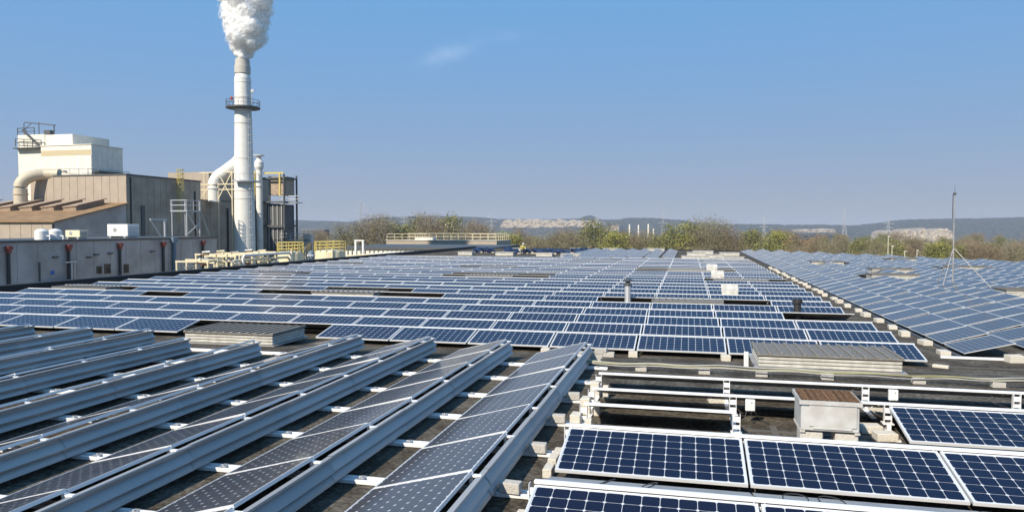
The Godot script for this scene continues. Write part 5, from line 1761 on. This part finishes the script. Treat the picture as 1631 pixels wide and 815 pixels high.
func build_steam() -> void:
	# white steam: overlapping billows that widen as they rise, each roughened by noise, one continuous cloud
	var t := thing("steam_plume", "white steam plume billowing from the chimney top", "steam", Vector3(-66.0, 28.1, -99.0))
	rng.seed = 5
	var f := FastNoiseLite.new()
	f.seed = 3
	f.frequency = 0.32
	f.fractal_octaves = 3
	f.fractal_gain = 0.45
	var balls := []
	var y := -0.6
	while y < 12.5:
		var r := 0.9 + 0.5 * maxf(y, 0.0) if y < 3.6 else 2.7 + 0.13 * (y - 3.6)
		var lean := 0.11 * y + 0.25 * sin(y * 0.5)
		for j in (2 if y < 0.4 else int(5 + y * 1.6)):
			var a := rng.randf() * TAU
			var d := r * (0.05 if y < 0.4 else rng.randf_range(0.35, 0.72))
			var s := r * (0.88 if y < 0.4 else rng.randf_range(0.26, 0.5))
			balls.append([Vector3(lean + cos(a) * d, y + rng.randf_range(-0.3, 0.3), sin(a) * d), s])
		if y > 0.4:
			balls.append([Vector3(lean, y, 0), r * 0.62])
		y += 0.36 + 0.03 * maxf(y, 0.0)
	var hs := 0.16
	var lo := Vector3(-5.9, -0.8, -6.0)
	var nx := 76
	var ny := 84
	var nz := 76
	var g := PackedFloat32Array()
	g.resize(nx * ny * nz)
	g.fill(9.0)
	for b in balls:
		var c: Vector3 = (b[0] - lo) / hs
		var rr: float = b[1] / hs + 4.0
		for k in range(maxi(0, int(c.z - rr)), mini(nz, int(c.z + rr) + 1)):
			for j in range(maxi(0, int(c.y - rr)), mini(ny, int(c.y + rr) + 1)):
				for i in range(maxi(0, int(c.x - rr)), mini(nx, int(c.x + rr) + 1)):
					var p := lo + Vector3(i, j, k) * hs
					var id := i + nx * (j + ny * k)
					var v: float = p.distance_to(b[0]) - b[1]
					var o := g[id]
					var h := maxf(0.18 - absf(o - v), 0.0) / 0.18
					g[id] = minf(o, v) - h * h * 0.045
	for k in nz:
		for j in ny:
			for i in nx:
				var id := i + nx * (j + ny * k)
				if g[id] < 0.8:
					var p := lo + Vector3(i, j, k) * hs
					g[id] += f.get_noise_3dv(p * 1.6) * minf(0.4, 0.1 + 0.06 * (p.y + 1.0))
	# the dense body and three thinner layers of vapour round it, each torn by finer noise
	for q in 4:
		var w := g.duplicate()
		if q > 0:
			f.frequency = 0.5 + 0.15 * q
			f.seed = 3 + q
			for k in range(1, nz - 1):
				for j in range(1, ny - 1):
					for i in range(1, nx - 1):
						var id := i + nx * (j + ny * k)
						if w[id] < 1.6:
							var p := lo + Vector3(i, j, k) * hs
							var up := clampf((p.y + 0.2) * 0.35, 0.0, 1.0)
							w[id] += up * (0.1 - 0.17 * q + f.get_noise_3dv(p) * (0.35 + 0.12 * q)) + (1.0 - up) * (0.04 * q)
		else:
			for id in w.size():
				w[id] += 0.14
		part("dense_steam" if q == 0 else "vapour", nets(w, nx, ny, nz, lo, hs).mesh(), [M.steam, M.steam_b, M.steam_c, M.steam_d][q], t)

func nets(f: PackedFloat32Array, nx: int, ny: int, nz: int, lo: Vector3, hs: float) -> MB:
	# surface nets with normals from the field
	var verts := {}
	var nor := {}
	var off := [0, 1, nx, nx + 1, nx * ny, nx * ny + 1, nx * ny + nx, nx * ny + nx + 1]
	for k in nz - 1:
		for j in ny - 1:
			for i in nx - 1:
				var id := i + nx * (j + ny * k)
				var inside := 0
				for q in 8:
					if f[id + off[q]] < 0.0:
						inside += 1
				if inside == 0 or inside == 8:
					continue
				var s := Vector3.ZERO
				var w := 0
				for q in [[0, 1], [2, 3], [4, 5], [6, 7], [0, 2], [1, 3], [4, 6], [5, 7], [0, 4], [1, 5], [2, 6], [3, 7]]:
					var fa := f[id + off[q[0]]]
					var fb := f[id + off[q[1]]]
					if (fa < 0.0) != (fb < 0.0):
						var u := fa / (fa - fb)
						s += Vector3(q[0] & 1, (q[0] >> 1) & 1, (q[0] >> 2) & 1).lerp(Vector3(q[1] & 1, (q[1] >> 1) & 1, (q[1] >> 2) & 1), u)
						w += 1
				verts[id] = lo + (Vector3(i, j, k) + s / w) * hs
				var gx := f[id + off[1]] + f[id + off[3]] + f[id + off[5]] + f[id + off[7]] - f[id] - f[id + off[2]] - f[id + off[4]] - f[id + off[6]]
				var gy := f[id + off[2]] + f[id + off[3]] + f[id + off[6]] + f[id + off[7]] - f[id] - f[id + off[1]] - f[id + off[4]] - f[id + off[5]]
				var gz := f[id + off[4]] + f[id + off[5]] + f[id + off[6]] + f[id + off[7]] - f[id] - f[id + off[1]] - f[id + off[2]] - f[id + off[3]]
				nor[id] = Vector3(gx, gy, gz).normalized()
	var mb := MB.new()
	var steps := [1, nx, nx * ny]
	for id in verts:
		for a in 3:
			var s1: int = steps[(a + 1) % 3]
			var s2: int = steps[(a + 2) % 3]
			var g0 := f[id]
			var g1 := f[id + steps[a]]
			if (g0 < 0.0) == (g1 < 0.0):
				continue
			if verts.has(id - s1) and verts.has(id - s2) and verts.has(id - s1 - s2):
				var q := [id - s1 - s2, id - s2, id, id - s1]
				if g0 >= 0.0:
					q.reverse()
				mb.squad([verts[q[0]], verts[q[1]], verts[q[2]], verts[q[3]]], [nor[q[0]], nor[q[1]], nor[q[2]], nor[q[3]]])
	return mb

func _ready() -> void:
	# camera
	var cam := Camera3D.new()
	cam.name = "camera"
	add_child(cam)
	cam.position = Vector3(0, EYE, 0)
	cam.rotation = Vector3(-atan(45.5 / 1163.0), deg_to_rad(13.6), 0)
	cam.keep_aspect = Camera3D.KEEP_WIDTH
	cam.fov = rad_to_deg(2.0 * atan(815.5 / 1163.0))
	cam.far = 9000.0
	cam.near = 0.1
	cam.current = true
	# sky
	var e := Environment.new()
	e.background_mode = Environment.BG_SKY
	var sm := ProceduralSkyMaterial.new()
	sm.sky_top_color = Color(0.097, 0.26, 0.502).linear_to_srgb()
	sm.sky_horizon_color = Color(0.287, 0.30, 0.333).linear_to_srgb()
	sm.sky_curve = 0.095
	sm.ground_horizon_color = Color(0.5, 0.52, 0.5)
	sm.ground_bottom_color = Color(0.25, 0.25, 0.22)
	sm.sun_angle_max = 1.0
	sm.sky_cover = wisps()
	sm.sky_cover_modulate = Color(1, 1, 1, 1)
	var sky := Sky.new()
	sky.sky_material = sm
	e.sky = sky
	e.tonemap_mode = Environment.TONE_MAPPER_LINEAR
	e.tonemap_exposure = 1.5
	e.fog_enabled = true
	e.fog_density = 0.00014
	e.fog_light_color = Color(0.78, 0.84, 0.93)
	e.volumetric_fog_enabled = true
	e.volumetric_fog_density = 0.0
	e.sdfgi_enabled = true
	e.ssao_enabled = true
	e.ssil_enabled = true
	var we := WorldEnvironment.new()
	we.name = "world_environment"
	we.environment = e
	add_child(we)
	# sun: behind the camera and to the left, about 38 degrees up
	var sun := DirectionalLight3D.new()
	sun.name = "sun"
	add_child(sun)
	sun.look_at_from_position(Vector3(-0.5, 1.0, 1.15), Vector3.ZERO)
	sun.light_energy = 1.4
	sun.light_color = Color(1.0, 0.95, 0.87)
	sun.light_angular_distance = 0.5
	sun.shadow_enabled = true
	make_materials()
	build_land()
	build_roof()
	build_works()
	build_fields()
	place_panels()
	build_roof_things()
	build_steam()

func wisps() -> Texture2D:
	# two faint cloud wisps in an otherwise clear sky
	var im := Image.create(2048, 1024, false, Image.FORMAT_RGBA8)
	im.fill(Color(0, 0, 0, 0))
	var f := FastNoiseLite.new()
	f.seed = 4
	f.frequency = 0.03
	f.fractal_octaves = 5
	for w in [[1941.0, 437.0, 8.0, 4.5, 0.08], [1966.0, 429.0, 14.0, 3.0, 0.025], [141.0, 418.0, 8.0, 2.5, 0.03]]:
		for y in range(int(w[1]) - 16, int(w[1]) + 17):
			for x in range(int(w[0]) - 70, int(w[0]) + 71):
				var d := Vector2((x - w[0] + (y - w[1]) * 1.6) / w[2], (y - w[1]) / w[3])
				var n := f.get_noise_2d(x * 2.2, y * 4.5) * 0.6 + 0.75
				var v: float = exp(-d.length_squared()) * n * w[4]
				if v > 0.004:
					im.set_pixel(x, y, Color(1, 0.96, 0.9, minf(1.0, v + im.get_pixel(x, y).a)))
	return ImageTexture.create_from_image(im)
